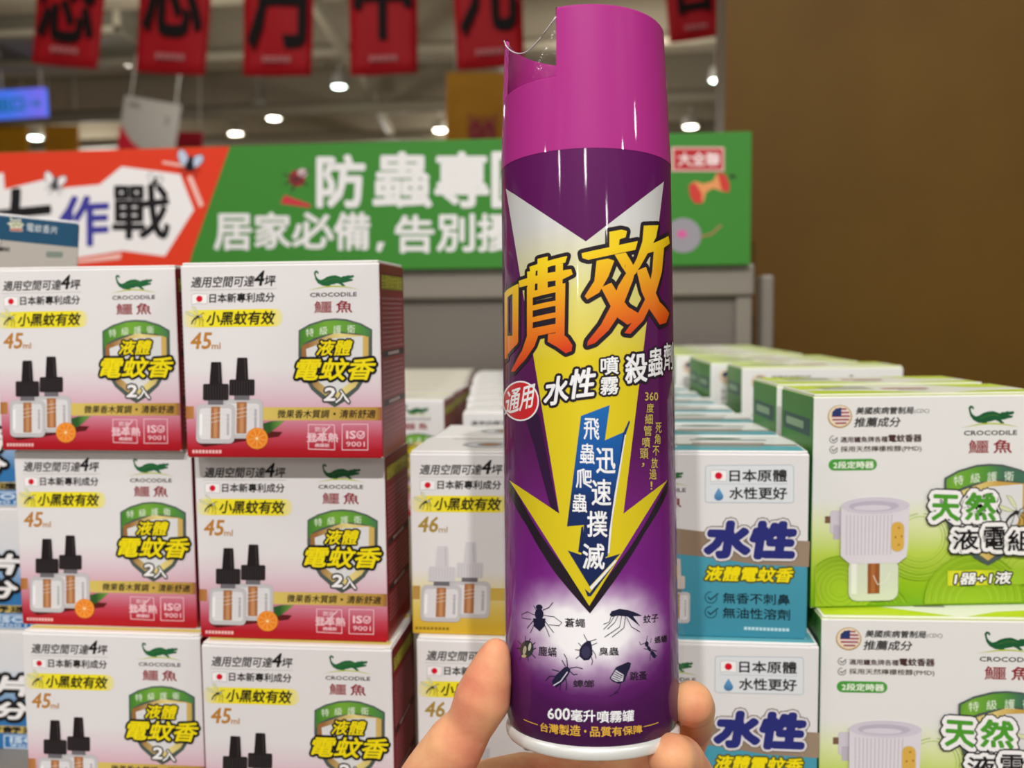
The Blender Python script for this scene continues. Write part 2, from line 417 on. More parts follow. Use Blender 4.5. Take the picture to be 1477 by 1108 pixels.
def art_teal(conv, unit):
    A = Art(conv, unit)
    A.poly([(-290, 480), (60, 500), (240, 520), (500, 555), (768, 562), (762, 698), (500, 690), (240, 655), (60, 640), (-280, 615)], ramp_mat('teal_photo_band', [(0, '#a8927c'), (.05, '#8f7a66'), (.1, '#9a8672')], .4, 'U'))
    croc_logo(A, 10, 218, .95, ink('#2b6a3c'))
    A.rrect(236, 156, 688, 358, 14, ink('#dbe0e4'), edge=ink('#8fa3b4'), er=2.5)
    flag_jp(A, 262, 180, 346, 244)
    A.text('日本原體', (362, 180, 654, 244), INK, bold=2.5)
    A.line([(262, 258), (660, 258)], 2, ink('#a9b3ba'))
    A.poly([(305, 278), (318, 300), (330, 322), (328, 336), (318, 346), (305, 349), (292, 346), (283, 336), (281, 322), (292, 300)], ramp_mat('drop_blue', [(.071, '#2a5f94'), (.077, '#5f96c4')], .4))
    A.text('水性更好', (362, 276, 654, 340), INK, bold=2.5)
    A.text('水性', (250, 470, 690, 650), ink('#2b2f78'), bold=24, out=(ink('#dcd8dc'), 27), out2=(ink('#776a60'), 33), shear=24)
    A.text('液體電蚊香', (246, 706, 682, 780), YEL, bold=4, out=(ink('#5a5a20'), 12), shear=20)
    for y, t in ((872, '無香不刺鼻'), (950, '無油性溶劑')):
        A.line([(270+30*math.cos(a), y+30*math.sin(a)) for a in [-.2+.45*i for i in range(12)]], 4.5, ink('#16343f'))
        A.line([(256, y-2), (268, y+12), (306, y-22)], 7, ink('#16343f'))
        A.text(t, (332, y-28, 668, y+28), ink('#14242c'), bold=1.4)
    capm, ribm = ink('#d8c9c0'), ink('#bfb0a8')
    bottle(A, -60, 650, 1020, 170, capm, ribm, 110); bottle(A, 92, 668, 1012, 140, capm, ribm, 84)
    for i in range(12): A.rect(440+i*19, 1020, 455+i*19, 1036, ink('#b8dae2'))
    return A
QUAD_GREEN = [(45, 65), (1156, 62), (1141, 1105), (30, 1100)]
def art_green(conv, unit):
    A = Art(conv, unit)
    # rings of lines, printed as an echo of the coils
    g1, g2, g3 = ink('#8fb42a'), ink('#a9c93c'), ink('#a3c52c')
    cl = lambda x, y: (min(max(x, 52), 1128), min(max(y, 640), 1090))
    for (cx, cy, rr, lo, fill) in ((560, 760, 210, 7, None), (300, 1190, 230, 3, None), (1060, 930, 190, 4, None), (170, 1000, 160, 4, g3), (820, 1080, 240, 4, ink('#93b924'))):
        if fill: A.poly([cl(cx+rr*math.cos(i*.131), cy+rr*math.sin(i*.131)) for i in range(48)], fill)
        for k in range(lo, 15):
            r = rr*k/14; P = []
            for i in range(49):
                a = 2*math.pi*i/48; x, y = cx+r*math.cos(a), cy+r*math.sin(a)
                if 52 < x < 1128 and 640 < y < 1090: P.append((x, y))
                else:
                    if len(P) > 1: A.line(P, 3.4, g2 if k % 2 else g1)
                    P = []
            if len(P) > 1: A.line(P, 3.4, g2 if k % 2 else g1)
    A.ell(170, 162, 58, 56, ink('#b08a5a')); A.ell(170, 160, 53, 51, ink('#e8d6b4')); A.ell(174, 160, 44, 43, ink('#e4d8d4'))
    for i in range(5):
        y = 126+i*17; hw = math.sqrt(max(43**2-(y-160)**2, 0)); A.rect(174-hw, y-4, 174+hw, y+4, ink('#9c3a3e'))
    A.poly([(134, 138), (150, 124), (176, 118), (176, 160), (131, 160)], ink('#2b3a6c'))
    A.text('美國疾病管制局', (248, 118, 520, 152), INK, bold=1.4, shear=6); A.text('(CDC)', (524, 130, 594, 154), INK, shear=4)
    A.text('推薦成分', (240, 168, 458, 214), INK, bold=1.6, shear=8)
    for y in (272, 322):
        A.line([(140+18*math.cos(a), y+17*math.sin(a)) for a in [-.2+.45*i for i in range(12)]], 3, INK); A.line([(132, y-2), (140, y+7), (158, y-10)], 4, INK)
    A.text('適用鱷魚牌各種', (174, 260, 398, 288), ink('#4a3030'), bold=1); A.text('電蚊香器', (402, 252, 560, 288), ink('#4a3030'), bold=2)
    A.text('採用天然檸檬桉醇(PMD)', (174, 306, 560, 338), ink('#4a3a34'), bold=.8)
    A.rrect(116, 368, 348, 424, 28, ink('#4a9a3c')); A.text('2段定時器', (140, 380, 332, 414), ink('#eef5e4'), bold=1.4)
    croc_logo(A, 892, 172, 1.0, ink('#1f5a34'))
    shield(A, 672, 402, 1100, 900)
    # plug-in heater
    LV = ink('#dcd6de'); SH = ink('#bdb4c2')
    A.rrect(212, 860, 448, 1064, 40, ink('#d6dcc8'), edge=ink('#b9bfa8'), er=2)
    A.rect(224, 870, 250, 1030, ink('#eceee4')); A.rect(302, 872, 360, 1030, ink('#96562c')); A.rect(318, 880, 338, 1024, ink('#ad6b3c'))
    A.line([(330, 940), (350, 985), (385, 975), (410, 925)], 3, ink('#eeeee8'))
    A.rrect(126, 622, 200, 730, 10, ink('#cfc8d2'), edge=SH, er=2); A.rect(100, 646, 126, 680, ink('#7a5a48')); A.rect(140, 690, 172, 760, SH)
    A.poly([(172, 590), (502, 590), (494, 800), (488, 850), (450, 880), (215, 880), (172, 840)], LV)
    A.ell(337, 596, 165, 42, ink('#cfc8d4')); A.ell(330, 598, 120, 26, ink('#bcb3c4')); A.ell(322, 606, 90, 14, ink('#d6d0da'))
    for i in range(13): A.line([(200+i*18, 640+4*math.sin(i/4)), (200+i*17.6, 836)], 4, SH)
    A.rrect(414, 678, 474, 822, 28, ink('#d9ad4e'), edge=ink('#c9bfae'), er=3)
    for x, y in ((450, 706), (434, 752), (464, 748), (450, 790)): A.ell(x, y, 5, 5, ink('#a8742c'))
    mosquito(A, 1010, 640, 1.35, ink('#2c2c2c'))
    for t, bx in (('天', (612, 548, 740, 670)), ('然', (772, 540, 915, 670))):
        A.text(t, bx, ink('#4f9a30'), bold=8, out=(WHITE, 26), out2=(INK, 33), slope=-.05)
    for t, bx in (('液', (712, 722, 836, 820)), ('電', (862, 710, 964, 822)), ('組', (980, 728, 1100, 830))):
        A.text(t, bx, INK, bold=3.6, out=(WHITE, 22), out2=(INK, 30))
    A.rect(690, 925, 1128, 1000, ramp_mat('label_glow', [(.06, '#a4c433'), (.075, '#d8dc30'), (.088, '#e2de2a'), (.1, '#9cc030')], .4, 'U'))
    A.text('1器+1液', (726, 936, 1000, 994), WHITE, bold=3, out=(INK, 9), shear=8)
    return A
QUAD_BLUE = [(-318, 205), (160, 200), (195, 1050), (-285, 1050)]
def art_blue(conv, unit):
    A = Art(conv, unit)
    A.rect(-318, 880, 186, 932, ramp_mat('band_gold_blue', [(0, '#b99a4c'), (.09, '#d8c06a'), (.1018, '#b4803c')], .35, 'U'))
    for i, (t, x) in enumerate((('蚊', -190), ('香', -100), ('片', 4))):
        A.text(t, (x-60, 524, x+62, 655), WHITE, bold=6, out=(INK, 15), shear=20)
    for i, (t, x) in enumerate((('補', -180), ('充', -90), ('分', 0))):
        A.text(t, (x-55, 712, x+55, 825), WHITE, bold=5, out=(INK, 14), shear=16)
    A.text('清新舒適', (-150, 886, 96, 928), INK, bold=2)
    LB = ink('#c8dcf0')
    A.line([(-20, 950), (104, 950), (106, 1040), (-18, 1040)], 4, LB, closed=True); A.text('ISO', (0, 962, 88, 998), LB, bold=3); A.text('9001', (0, 1008, 90, 1030), LB, bold=.8)
    return A
QUAD_MAT = [(-1345, 165), (1215, 375), (1235, 2975), (-1325, 2765)]
def art_mat(conv, unit):
    A = Art(conv, unit)
    A.poly([(-1345, 590), (1218, 812), (1234, 2974), (-1325, 2764)], ink('#b6b0a8'))
    A.poly([(240, 430), (290, 395), (272, 330), (290, 310), (305, 360), (420, 345), (430, 380), (420, 400), (470, 440), (440, 470), (455, 560), (285, 560), (285, 470)], ink('#cfd0c0'))
    A.poly([(290, 515), (440, 510), (450, 550), (290, 552)], ink('#c0645c')); A.line([(310, 430), (330, 480), (360, 420), (400, 470), (420, 420)], 14, ink('#8f9a4c'))
    A.line([(290, 395), (420, 385)], 12, ink('#2f4a38'))
    for i, c in enumerate('電蚊香片'): A.text(c, (505+108*i, 415+9*i, 600+108*i, 555+9*i), ink('#c8d0d4'), bold=2)
    A.text('特色', (-20, 680, 170, 780), WHITE, bold=6, out=(INK, 16), slope=-.06)
    A.text('強效驅蚊', (-10, 828, 300, 905), INK, bold=3, slope=-.05)
    A.rrect(785, 895, 1015, 1000, 20, ink('#7d8a80'))
    return A

def art_side_red(conv, unit):                    # drawing frame: 0..110 x 0..240, left = front edge
    A = Art(conv, unit); rnd = random.Random(3)
    A.rect(6, 12, 104, 32, ink('#8c8a2a')); A.rect(6, 12, 104, 14, ink('#6a1a20'))
    for i in range(7): A.text('全程防蚊守護'[i % 6], (8+i*13.5, 15, 20+i*13.5, 30), ink('#d6cf52'))
    y = 42
    while y < 215:
        if y in (108,) or 106 < y < 112 or 168 < y < 173:
            A.rect(6, y, 104, y+8, ink('#3c2a34')); A.rect(30, y+2, 80, y+6, ink('#b8a0a0')); y += 13; continue
        x = 8
        while x < 98:
            w = rnd.uniform(3, 9); A.rect(x, y, min(x+w, 102), y+2.6, ink('#a8747c')); x += w+1.4
        y += 6
    return A
def art_side_green(conv, unit):                  # front edge on the right
    A = Art(conv, unit); rnd = random.Random(5)
    A.rect(10, 26, 100, 46, ink('#3a5a50')); A.rect(20, 31, 80, 40, ink('#8fae8a'))
    y = 58
    while y < 210:
        x = 12
        while x < 92:
            w = rnd.uniform(4, 12); A.rect(x, y, min(x+w, 96), y+3, ink('#6f9a50')); x += w+2
        y += 9
    return A
def art_top(kind):
    def f(conv, unit):                           # drawing frame 0..200 wide, 0..100 deep (100 = front)
        A = Art(conv, unit)
        if kind == 'gold':
            for cx in (78, 128):
                A.ell(cx, 55, 30, 22, ink('#a7a6aa')); A.ell(cx, 55, 24, 17, ink('#d8d7d9')); A.ell(cx, 55, 9, 8, ink('#a8713e')); A.ell(cx, 55, 14, 12, ink('#8c8a90'), n=16); A.ell(cx, 55, 9, 8, ink('#a8713e'))
            A.rect(30, 12, 170, 17, ink('#b5b0a8'))
        elif kind == 'red':
            A.rect(0, 0, 200, 14, ink('#c9bf56')); A.rect(40, 30, 160, 36, ink('#a9a4a0')); A.rect(60, 46, 150, 52, ink('#b5b0aa')); A.rect(0, 84, 200, 92, ink('#cfc468'))
        elif kind == 'teal':
            A.poly([(0, 66), (90, 60), (200, 70), (200, 100), (0, 100)], ink('#5fa8b4')); A.rect(0, 58, 200, 66, ink('#8a7c6c'))
            A.text('水性', (14, 34, 66, 78), ink('#2b2f78'), bold=3, out=(WHITE, 5))
            for i in range(3): A.rect(88, 26+i*22, 170-i*6, 34+i*22, ink('#a08c88') if i % 2 else ink('#8d9a98'))
            A.ell(120, 20, 26, 5, ink('#3a6a4c'))
        elif kind == 'green':
            A.poly([(0, 60), (60, 70), (110, 95), (110, 100), (0, 100)], ink('#b7d02a')); A.poly([(120, 100), (150, 80), (200, 70), (200, 100)], ink('#b7d02a'))
            A.poly([(0, 0), (60, 0), (30, 40), (0, 50)], ink('#c3d84a')); A.poly([(130, 0), (200, 0), (200, 46), (160, 40)], ink('#c3d84a'))
            A.rect(78, 40, 120, 52, ink('#a8605c')); A.rect(86, 62, 112, 68, ink('#8d8a80'))
            for i in range(4): A.rect(24, 20+i*9, 70, 24+i*9, ink('#8f9a80'))
        elif kind == 'blue':
            A.rect(20, 40, 180, 60, ink('#b9c8d8'))
        return A
    return f
CARTON_BLUEPRINTS = {}
def carton_meshes(key, w, d, h, front_mat, side_mat, top_hex, art, quad, side_art=None, side_face='right', top_kind=None, edge_hex='#e2dfdf'):
    """body (walls, print) and tuck flap (lid) as two meshes; origin = foot of the front panel's middle"""
    edge = ink(edge_hex, .4); top = ink(top_hex, .36); lid = .0012
    mb = MB()
    def pick(n):
        if n.y < -.9: return front_mat
        if abs(n.x) > .9: return side_mat
        return edge
    mb.box((-w/2, 0, 0), (w/2, d, h-lid), edge, bevel=.0009, seg=2, pick=pick)
    conv = homography(quad, w, h-lid); unit = w/abs(quad[1][0]-quad[0][0])
    art(conv, unit).emit(mb, lambda a, b, o: (a-w/2, -o-2e-5, b))
    if side_art:
        k = .24/240*h/.24; sc = lambda x, y: (x/110*d, (240-y)/240*(h-lid))
        A = side_art(sc, d/110)
        if side_face == 'right': A.emit(mb, lambda a, b, o: (w/2+o+2e-5, a, b))
        else: A.emit(mb, lambda a, b, o: (-w/2-o-2e-5, d-a, b))
    body = mb.mesh('carton_body')
    mt = MB(); mt.box((-w/2+.0007, .0009, h-lid+5e-5), (w/2-.0007, d-.0004, h), top, bevel=.0005, seg=2)
    mt.box((-w/2+.004, .0004, h-lid-.0002), (w/2-.004, .0012, h-.0003), edge, bevel=.0003)
    if top_kind:
        sc = lambda x, y: (x/200*w, (100-y)/100*d)
        art_top(top_kind)(sc, w/200).emit(mt, lambda a, b, o: (max(-w/2+.002, min(w/2-.002, a-w/2)), max(.0022, min(d-.0022, b)), h+o+2e-5))
    return body, mt.mesh('tuck_flap')
def carton(name, key, label, cat, loc, yaw, group=None, tilt=0):
    body, flap = CARTON_BLUEPRINTS[key]
    e = empty(name, Vector(loc)+CAM, (0, tilt, yaw)); tag(e, label, cat, group)
    link('carton_body', body, e); link('tuck_flap', flap, e)
    return e

RW, RH, RD = .1018, .0985, .055
FR = lambda n, st: ramp_mat(n, st, .36)
red_front = FR('board_red_front', [(0, '#a8141e'), (.045, '#ae1c28'), (.11, '#bf4658'), (.18, '#cc7c90'), (.26, '#d8aebc'), (.36, '#dfccd4'), (.47, '#e2dfe0'), (1, '#e2dfe0')])
gold_front = FR('board_gold_front', [(0, '#d2a828'), (.06, '#d4b03c'), (.16, '#dcc466'), (.27, '#e4dcb4'), (.36, '#e4e2e2'), (1, '#e4e2e2')])
teal_front = FR('board_teal_front', [(0, '#3f8ca2'), (.455, '#4a9ab0'), (.457, '#e0dede'), (1, '#e0dede')])
green_front = FR('board_green_front', [(0, '#6fa318'), (.12, '#94bc1e'), (.26, '#bcd254'), (.4, '#dde4b0'), (.52, '#e3e2e0'), (1, '#e3e2e0')])
blue_front = FR('board_blue_front', [(0, '#2f70ac'), (.3, '#3a7ab4'), (.5, '#9cbad8'), (.68, '#dcdfe4'), (1, '#e4e2e2')])
red_side = ramp_mat('board_red_side', [(0, '#9c4a18'), (.05, '#8e1f20'), (.2, '#8a1a24'), (.75, '#8a1c2a'), (1, '#7c1822')], .36)
CARTON_BLUEPRINTS['red'] = carton_meshes('red', RW, RD, RH, red_front, red_side, '#e6e2dc', art_red, QUAD_RED, art_side_red, 'right', 'red')
CARTON_BLUEPRINTS['gold'] = carton_meshes('gold', RW, RD, RH, gold_front, ramp_mat('board_gold_side', [(0, '#c49a2a'), (.5, '#d8c890'), (1, '#e0dcd0')], .36), '#e8e6e4', art_gold, QUAD_RED, None, 'right', 'gold')
CARTON_BLUEPRINTS['teal'] = carton_meshes('teal', RW, RD+.003, RH, teal_front, ink('#3f8ca2', .36), '#e2e4e2', art_teal, QUAD_TEAL, None, 'right', 'teal')
GW, GH, GD = .1215, .1128, .053
CARTON_BLUEPRINTS['green'] = carton_meshes('green', GW, GD, GH, green_front, ramp_mat('board_green_side', [(0, '#2c6a1e'), (.5, '#3c7a28'), (1, '#4a8a34')], .36), '#e4e6d8', art_green, QUAD_GREEN, art_side_green, 'left', 'green', edge_hex='#d6dcae')
CARTON_BLUEPRINTS['blue'] = carton_meshes('blue', RW, RD, .0768, blue_front, ink('#2f70ac', .36), '#e6e6e6', art_blue, QUAD_BLUE, None, 'right', 'blue')
CARTON_BLUEPRINTS['mat'] = carton_meshes('mat', .11, .02, .097, ramp_mat('board_navy', [(0, '#24506e'), (1, '#24506e')], .36), ink('#22343c', .4), '#e8e8e8', art_mat, QUAD_MAT)

BASE = -.2708
L2 = BASE+2*RH
# ---- the two stacks of red boxes in front
for name_key, col, rows in (('red', 'left', [(-.2691, .4703, 0), (-.2748, .4799, -.0012), (-.2773, .4742, 0)]), ('red', 'right', [(-.1624, .4600, .0003), (-.1658, .4672, -.0008), (-.1636, .4549, .005)])):
    lv = ['bottom', 'middle', 'top']
    for k, (x, y, a) in enumerate(rows):
        carton('mosquito_liquid_carton', 'red', f'red and white mosquito liquid box, {lv[k]} of the {col} red stack in front', 'box', (x, y, BASE+k*RH), a, 'red two-refill boxes')
# ---- red boxes of the lower rank further back, seen over the gap beside the gold boxes
rr = [(-.188, .765), (-.191, .8225), (-.1912, .879), (-.199, .936), (-.206, .993), (-.2125, 1.05), (-.2195, 1.107)]
for i, (x, y) in enumerate(rr):
    carton('mosquito_liquid_carton', 'red', f'red-sided white box, {["first", "second", "third", "fourth", "fifth", "sixth", "last"][i]} in the blurred row left of the gold row', 'box', (x, y, L2-RH), .004*(-1)**i, 'red two-refill boxes')
ORD = ['first', 'second', 'third', 'fourth', 'fifth', 'sixth', 'seventh', 'eighth', 'ninth', 'tenth', 'eleventh']
# ---- gold boxes left of the can
carton('mosquito_liquid_carton', 'gold', 'gold and white 46 ml box under the front one, behind the thumb', 'box', (-.0515, .4770, BASE), 0, 'gold two-refill boxes')
carton('mosquito_liquid_carton', 'gold', 'gold and white 46 ml box left of the spray can, in front on top', 'box', (-.0544, .4817, BASE+RH), 0, 'gold two-refill boxes')
gy = [(-.052, .5385)] + [(-.0565-.125*(y-.675)+.001*(k % 2), y) for k, y in enumerate((.675, .7315, .788, .8445, .901, .9575, 1.014, 1.0705))]
for i, (x, y) in enumerate(gy):
    carton('mosquito_liquid_carton', 'gold', f'white topped gold box, {ORD[i+1]} from the front in the row left of the can', 'box', (x, y, BASE+RH), .003*(-1)**i, 'gold two-refill boxes')
# ---- teal boxes right of the can
carton('mosquito_liquid_carton', 'teal', 'teal and white water-based box at the bottom, beside the fingertips', 'box', (.0551, .4820, BASE), 0, 'teal water-based boxes')
carton('mosquito_liquid_carton', 'teal', 'teal and white water-based box right of the can, in front on top', 'box', (.0501, .4886, BASE+RH), 0, 'teal water-based boxes')
for i in range(10):
    carton('mosquito_liquid_carton', 'teal', f'teal topped box, {ORD[i+1]} from the front in the row right of the can', 'box', ((.0466, .0427)[i] if i < 2 else .0427-.102*(i-1)*.0592+.0005*(i % 2), .5486+i*.0592, BASE+RH), .002*(-1)**i, 'teal water-based boxes')
# ---- green boxes at the right
def green(x, y, z, a, label):                     # x, y = the front left corner
    carton('mosquito_liquid_carton', 'green', label, 'box', (x+GW/2*math.cos(a), y+GW/2*math.sin(a), z), a, 'green plug-in set boxes')
green(.107, .4838, BASE, R(2), 'green and white plug-in set box at the bottom right corner')
green(.104, .4961, BASE+GH, R(7.5), 'green and white plug-in set box at the right, in front on top')
for i, (x, y, a) in enumerate([(.0965, .561, 6.2), (.0985, .7235, 5), (.0815, .783, 5), (.077, .8385, 4), (.0615, .913, 3), (.057, .968, 3), (.050, 1.03, 2), (.046, 1.0865, 1)]):
    green(x, y, BASE+GH, R(a), f'green sided box, {ORD[i+1]} from the front in the row along the brown wall')
# ---- blue boxes at the left edge, navy box on them
for k in range(3):
    carton('mosquito_mat_carton', 'blue', f'blue and white box at the left edge, {["bottom", "middle", "top"][k]} of its stack', 'box', (-.3865+[.004, 0, -.003][k], .531, BASE+k*.0768), .0, 'blue boxes at the left edge')
carton('mosquito_mat_carton', 'mat', 'navy blue mosquito mat box standing behind the left red stack', 'box', (-.4035, .563, BASE+3*.0768+.009), R(30), None, R(5))
# ================================================================ the spray can
CR = .0325; SEAM = .2131; TOP = .2656; RTOP = .0305
AX = Vector((math.sin(-.01231), math.sin(.11962), 1)).normalized()
E1 = Vector((0, 1, 0)).cross(AX).normalized(); E2 = AX.cross(E1)
CANM = Matrix((E1, E2, AX)).transposed().to_4x4(); CANM.translation = CAM + Vector((-.00695, .3442, -.15881))
CANI = CANM.inverted()
def unwrap(px, py, rad=CR):
    """label position (arc length from the front, height) of a point measured on the photograph"""
    o = CANI @ CAM; d = (CANI.to_3x3() @ ray(px, py))
    a = d.x*d.x+d.y*d.y; b = 2*(o.x*d.x+o.y*d.y); c = o.x*o.x+o.y*o.y-rad*rad
    D = max(b*b-4*a*c, 0); t = (-b-math.sqrt(D))/(2*a); p = o+d*t
    return (rad*math.atan2(p.x, -p.y), p.z)
can = empty('spray_can'); can.matrix_world = CANM
tag(can, 'purple insecticide spray can with a pink cap, held up in a hand', 'spray can')

pur = ramp_mat('can_purple_print', [(0, '#3a0d3c'), (.018, '#46104c'), (.03, '#571360'), (.05, '#741f80'), (.085, '#6c1a70'), (.11, '#500e4c'), (.16, '#540e50'), (.2131, '#5c1058')], .45, 'V', metal=.0, coat=.5)
n, l, b = nodes(pur)                                        # the pale cloud printed behind the insects
base = b.inputs['Base Color'].links[0].from_socket
uv = n.new('ShaderNodeUVMap'); uv.uv_map = 'print'; sp = n.new('ShaderNodeSeparateXYZ'); l.new(uv.outputs[0], sp.inputs[0])
def mth(op, a, bb=None):
    q = n.new('ShaderNodeMath'); q.operation = op
    for i, v in enumerate((a, bb)):
        if v is None: continue
        if isinstance(v, (int, float)): q.inputs[i].default_value = v
        else: l.new(v, q.inputs[i])
    return q.outputs[0]
GX0, GZ0 = unwrap(850, 912)
dx = mth('DIVIDE', mth('SUBTRACT', sp.outputs['X'], GX0), .0305); dz = mth('DIVIDE', mth('SUBTRACT', sp.outputs['Y'], GZ0), .0178)
dx2 = mth('POWER', mth('ABSOLUTE', dx), 2.2); dz2 = mth('POWER', mth('ABSOLUTE', dz), 1.8)
nzc = n.new('ShaderNodeTexNoise'); nzc.inputs['Scale'].default_value = 90; l.new(uv.outputs[0], nzc.inputs[0])
rr_ = mth('ADD', mth('ADD', dx2, dz2), mth('MULTIPLY', mth('SUBTRACT', nzc.outputs[0], .5), .7))
cr = n.new('ShaderNodeValToRGB'); e = cr.color_ramp.elements
e[0].position = .08; e[0].color = (1, 1, 1, 1); e[1].position = 1.0; e[1].color = (0, 0, 0, 1)
q = e.new(.3); q.color = (.62, .62, .62, 1); q = e.new(.6); q.color = (.2, .2, .2, 1)
l.new(mth('DIVIDE', rr_, 1.9), cr.inputs[0])
mx = n.new('ShaderNodeMix'); mx.data_type = 'RGBA'; l.new(cr.outputs[0], mx.inputs['Factor']); l.new(base, mx.inputs['A']); c2 = n.new('ShaderNodeValToRGB'); c2.color_ramp.elements[0].color = lin('#eeecf0'); c2.color_ramp.elements[0].position = .1; c2.color_ramp.elements[1].color = lin('#8e3a98'); c2.color_ramp.elements[1].position = .75
q = c2.color_ramp.elements.new(.36); q.color = lin('#cfb2d6')
l.new(mth('DIVIDE', rr_, 1.9), c2.inputs[0]); l.new(c2.outputs[0], mx.inputs['B'])
l.new(mx.outputs['Result'], b.inputs['Base Color'])
def film_bump(m, strength=.035):
    """the clear wrap's fine vertical wrinkles, felt in the gloss"""
    n, l, b = nodes(m)
    tc = n.new('ShaderNodeTexCoord'); mp = n.new('ShaderNodeMapping'); mp.inputs['Scale'].default_value = (420, 420, 26)
    nz = n.new('ShaderNodeTexNoise'); nz.inputs['Scale'].default_value = 1; nz.inputs['Detail'].default_value = 3
    bp = n.new('ShaderNodeBump'); bp.inputs['Strength'].default_value = strength; bp.inputs['Distance'].default_value = .0006
    l.new(tc.outputs['Object'], mp.inputs[0]); l.new(mp.outputs[0], nz.inputs[0]); l.new(nz.outputs[0], bp.inputs['Height'])
    l.new(bp.outputs[0], b.inputs['Coat Normal'])
film_bump(pur); pur.node_tree.nodes['Principled BSDF'].inputs['Specular IOR Level'].default_value = .12
def cink(h, metal=0, rough=.35):
    k = f'can_ink_{h.lstrip("#").lower()}_{int(metal*100)}'
    fresh = k not in MATS; m = mat(k, h, rough, metal, .5)
    if fresh: film_bump(m)
    return m
CK = cink('#1e141e'); CW = cink('#e6e4e6'); CY = cink('#e6cf12'); 
def U(px, py): return unwrap(px, py)
A = Art(lambda x, y: unwrap(x, y), 1/3930, 3e-5)
def frame(x0, y0, k):                                       # measuring frames: enlarged crops of the label
    A.conv = lambda x, y: unwrap(x0+x*k, y0+y*k); A.unit = k/3930
# arrow
A.conv = lambda x, y: unwrap(x, y); A.unit = 1/3930
zt = unwrap(845, 270)[1]; zm = unwrap(845, 520)[1]; zn = unwrap(845, 420)[1]
arrow_m = ramp_mat('can_arrow_foil', [(.0, '#e2cc10'), (zm, '#e2cc10'), (zn, '#dcd67c'), (zt-.012, '#d6d6d6'), (.2131, '#dadada')], .32, 'V', metal=.2, coat=.5)
film_bump(arrow_m)
A.poly([(735, 690), (752, 722), (800, 800), (850, 864), (905, 795), (945, 728), (964, 690), (963, 708), (930, 768), (893, 828), (851, 885), (800, 825), (760, 758), (733, 706)], CK)
A.poly([(745, 560), (778, 600), (806, 741), (797, 741), (770, 640)], cink('#2c0a34'))
def subdiv(P, nmax=14):
    o = []
    for a, c in zip(P, P[1:]+P[:1]):
        k = max(1, int(math.hypot(c[0]-a[0], c[1]-a[1])/nmax))
        o += [(a[0]+(c[0]-a[0])*i/k, a[1]+(c[1]-a[1])*i/k) for i in range(k)]
    return o
ARW = [(730, 272), (845, 348.5), (957, 262), (899, 741), (962, 692.5), (850, 874), (735, 692.5), (807, 741)]
A.poly(subdiv(ARW), arrow_m)
# brand characters, brushed strokes
frame(700, 250, .3158)
fire = ramp_mat('can_fire', [(unwrap(790, 500)[1], '#cf3812'), (unwrap(790, 455)[1], '#e07a14'), (unwrap(790, 395)[1], '#e8b414'), (unwrap(790, 370)[1], '#eccb18')], .35, 'V', slope=-.22, coat=.5); film_bump(fire)
PEN = [[(240, 392), (286, 380), (286, 530), (240, 535)], [(203, 428), (375, 378), (366, 408), (208, 455)], [(155, 492), (392, 438), (400, 462), (352, 486), (158, 522)],
       [(193, 450), (232, 444), (226, 560), (196, 566)], [(322, 418), (356, 412), (352, 540), (322, 545)], [(196, 545), (362, 508), (362, 536), (196, 575)],
       [(192, 520), (218, 515), (218, 760), (192, 775)], [(322, 510), (366, 502), (362, 742), (322, 748)],
       [(210, 606), (330, 580), (330, 604), (210, 630)], [(210, 660), (330, 634), (330, 658), (210, 684)], [(205, 712), (345, 684), (345, 722), (205, 752)],
       [(192, 745), (246, 735), (226, 790), (186, 850), (136, 906), (120, 906), (142, 860), (170, 810)],
       [(288, 735), (346, 728), (376, 752), (398, 785), (394, 812), (368, 822), (326, 792), (286, 770)],
       [(90, 545), (104, 540), (104, 845), (90, 850)], [(96, 538), (152, 505), (150, 535), (96, 575)], [(126, 520), (154, 506), (152, 772), (126, 788)], [(96, 745), (152, 740), (148, 780), (96, 842)]]
XIAO = [[(566, 268), (620, 258), (646, 264), (640, 292), (612, 302), (608, 345), (566, 352)], [(440, 366), (558, 340), (695, 310), (684, 350), (545, 380), (470, 396), (444, 388)],
        [(508, 400), (560, 390), (588, 400), (562, 470), (520, 545), (466, 577), (454, 562), (498, 492)],
        [(645, 452), (696, 392), (672, 490), (645, 560), (614, 640), (562, 718), (500, 776), (465, 788), (468, 768), (528, 692), (575, 602), (606, 515)],
        [(590, 372), (640, 362), (668, 408), (690, 455), (658, 480), (624, 430)], [(528, 522), (575, 500), (612, 560), (652, 612), (702, 642), (690, 672), (648, 692), (606, 662), (566, 596)],
        [(722, 240), (788, 238), (778, 292), (752, 342), (702, 432), (662, 486), (648, 470), (690, 390), (716, 310)], [(738, 330), (834, 286), (840, 320), (800, 348), (738, 366)],
        [(768, 345), (814, 338), (804, 450), (772, 560), (720, 672), (660, 734), (634, 730), (690, 650), (736, 560), (760, 450)],
        [(690, 445), (732, 428), (764, 520), (794, 588), (838, 640), (824, 682), (794, 692), (748, 622), (712, 540)]]
A.polys(PEN, fire, CK, 17); A.polys(XIAO, fire, CK, 19)
LW = cink('#e8e8ea')
A.text('水', (275, 935, 382, 1062), LW, bold=5, out=(CK, 15), slope=.12, shear=16)
A.text('性', (388, 900, 500, 1032), LW, bold=5, out=(CK, 15), slope=.12, shear=16)
A.text('噴', (528, 842, 608, 922), LW, bold=2.5, out=(CK, 10), slope=.08); A.text('霧', (526, 936, 606, 1014), LW, bold=2.5, out=(CK, 10), slope=.08)
A.text('殺', (640, 832, 736, 962), LW, bold=5, out=(CK, 15), slope=.14); A.text('蟲', (742, 806, 808, 934), LW, bold=3, out=(CK, 11), slope=.2); A.text('劑', (812, 778, 853, 902), LW, bold=2, out=(CK, 8), slope=.2)
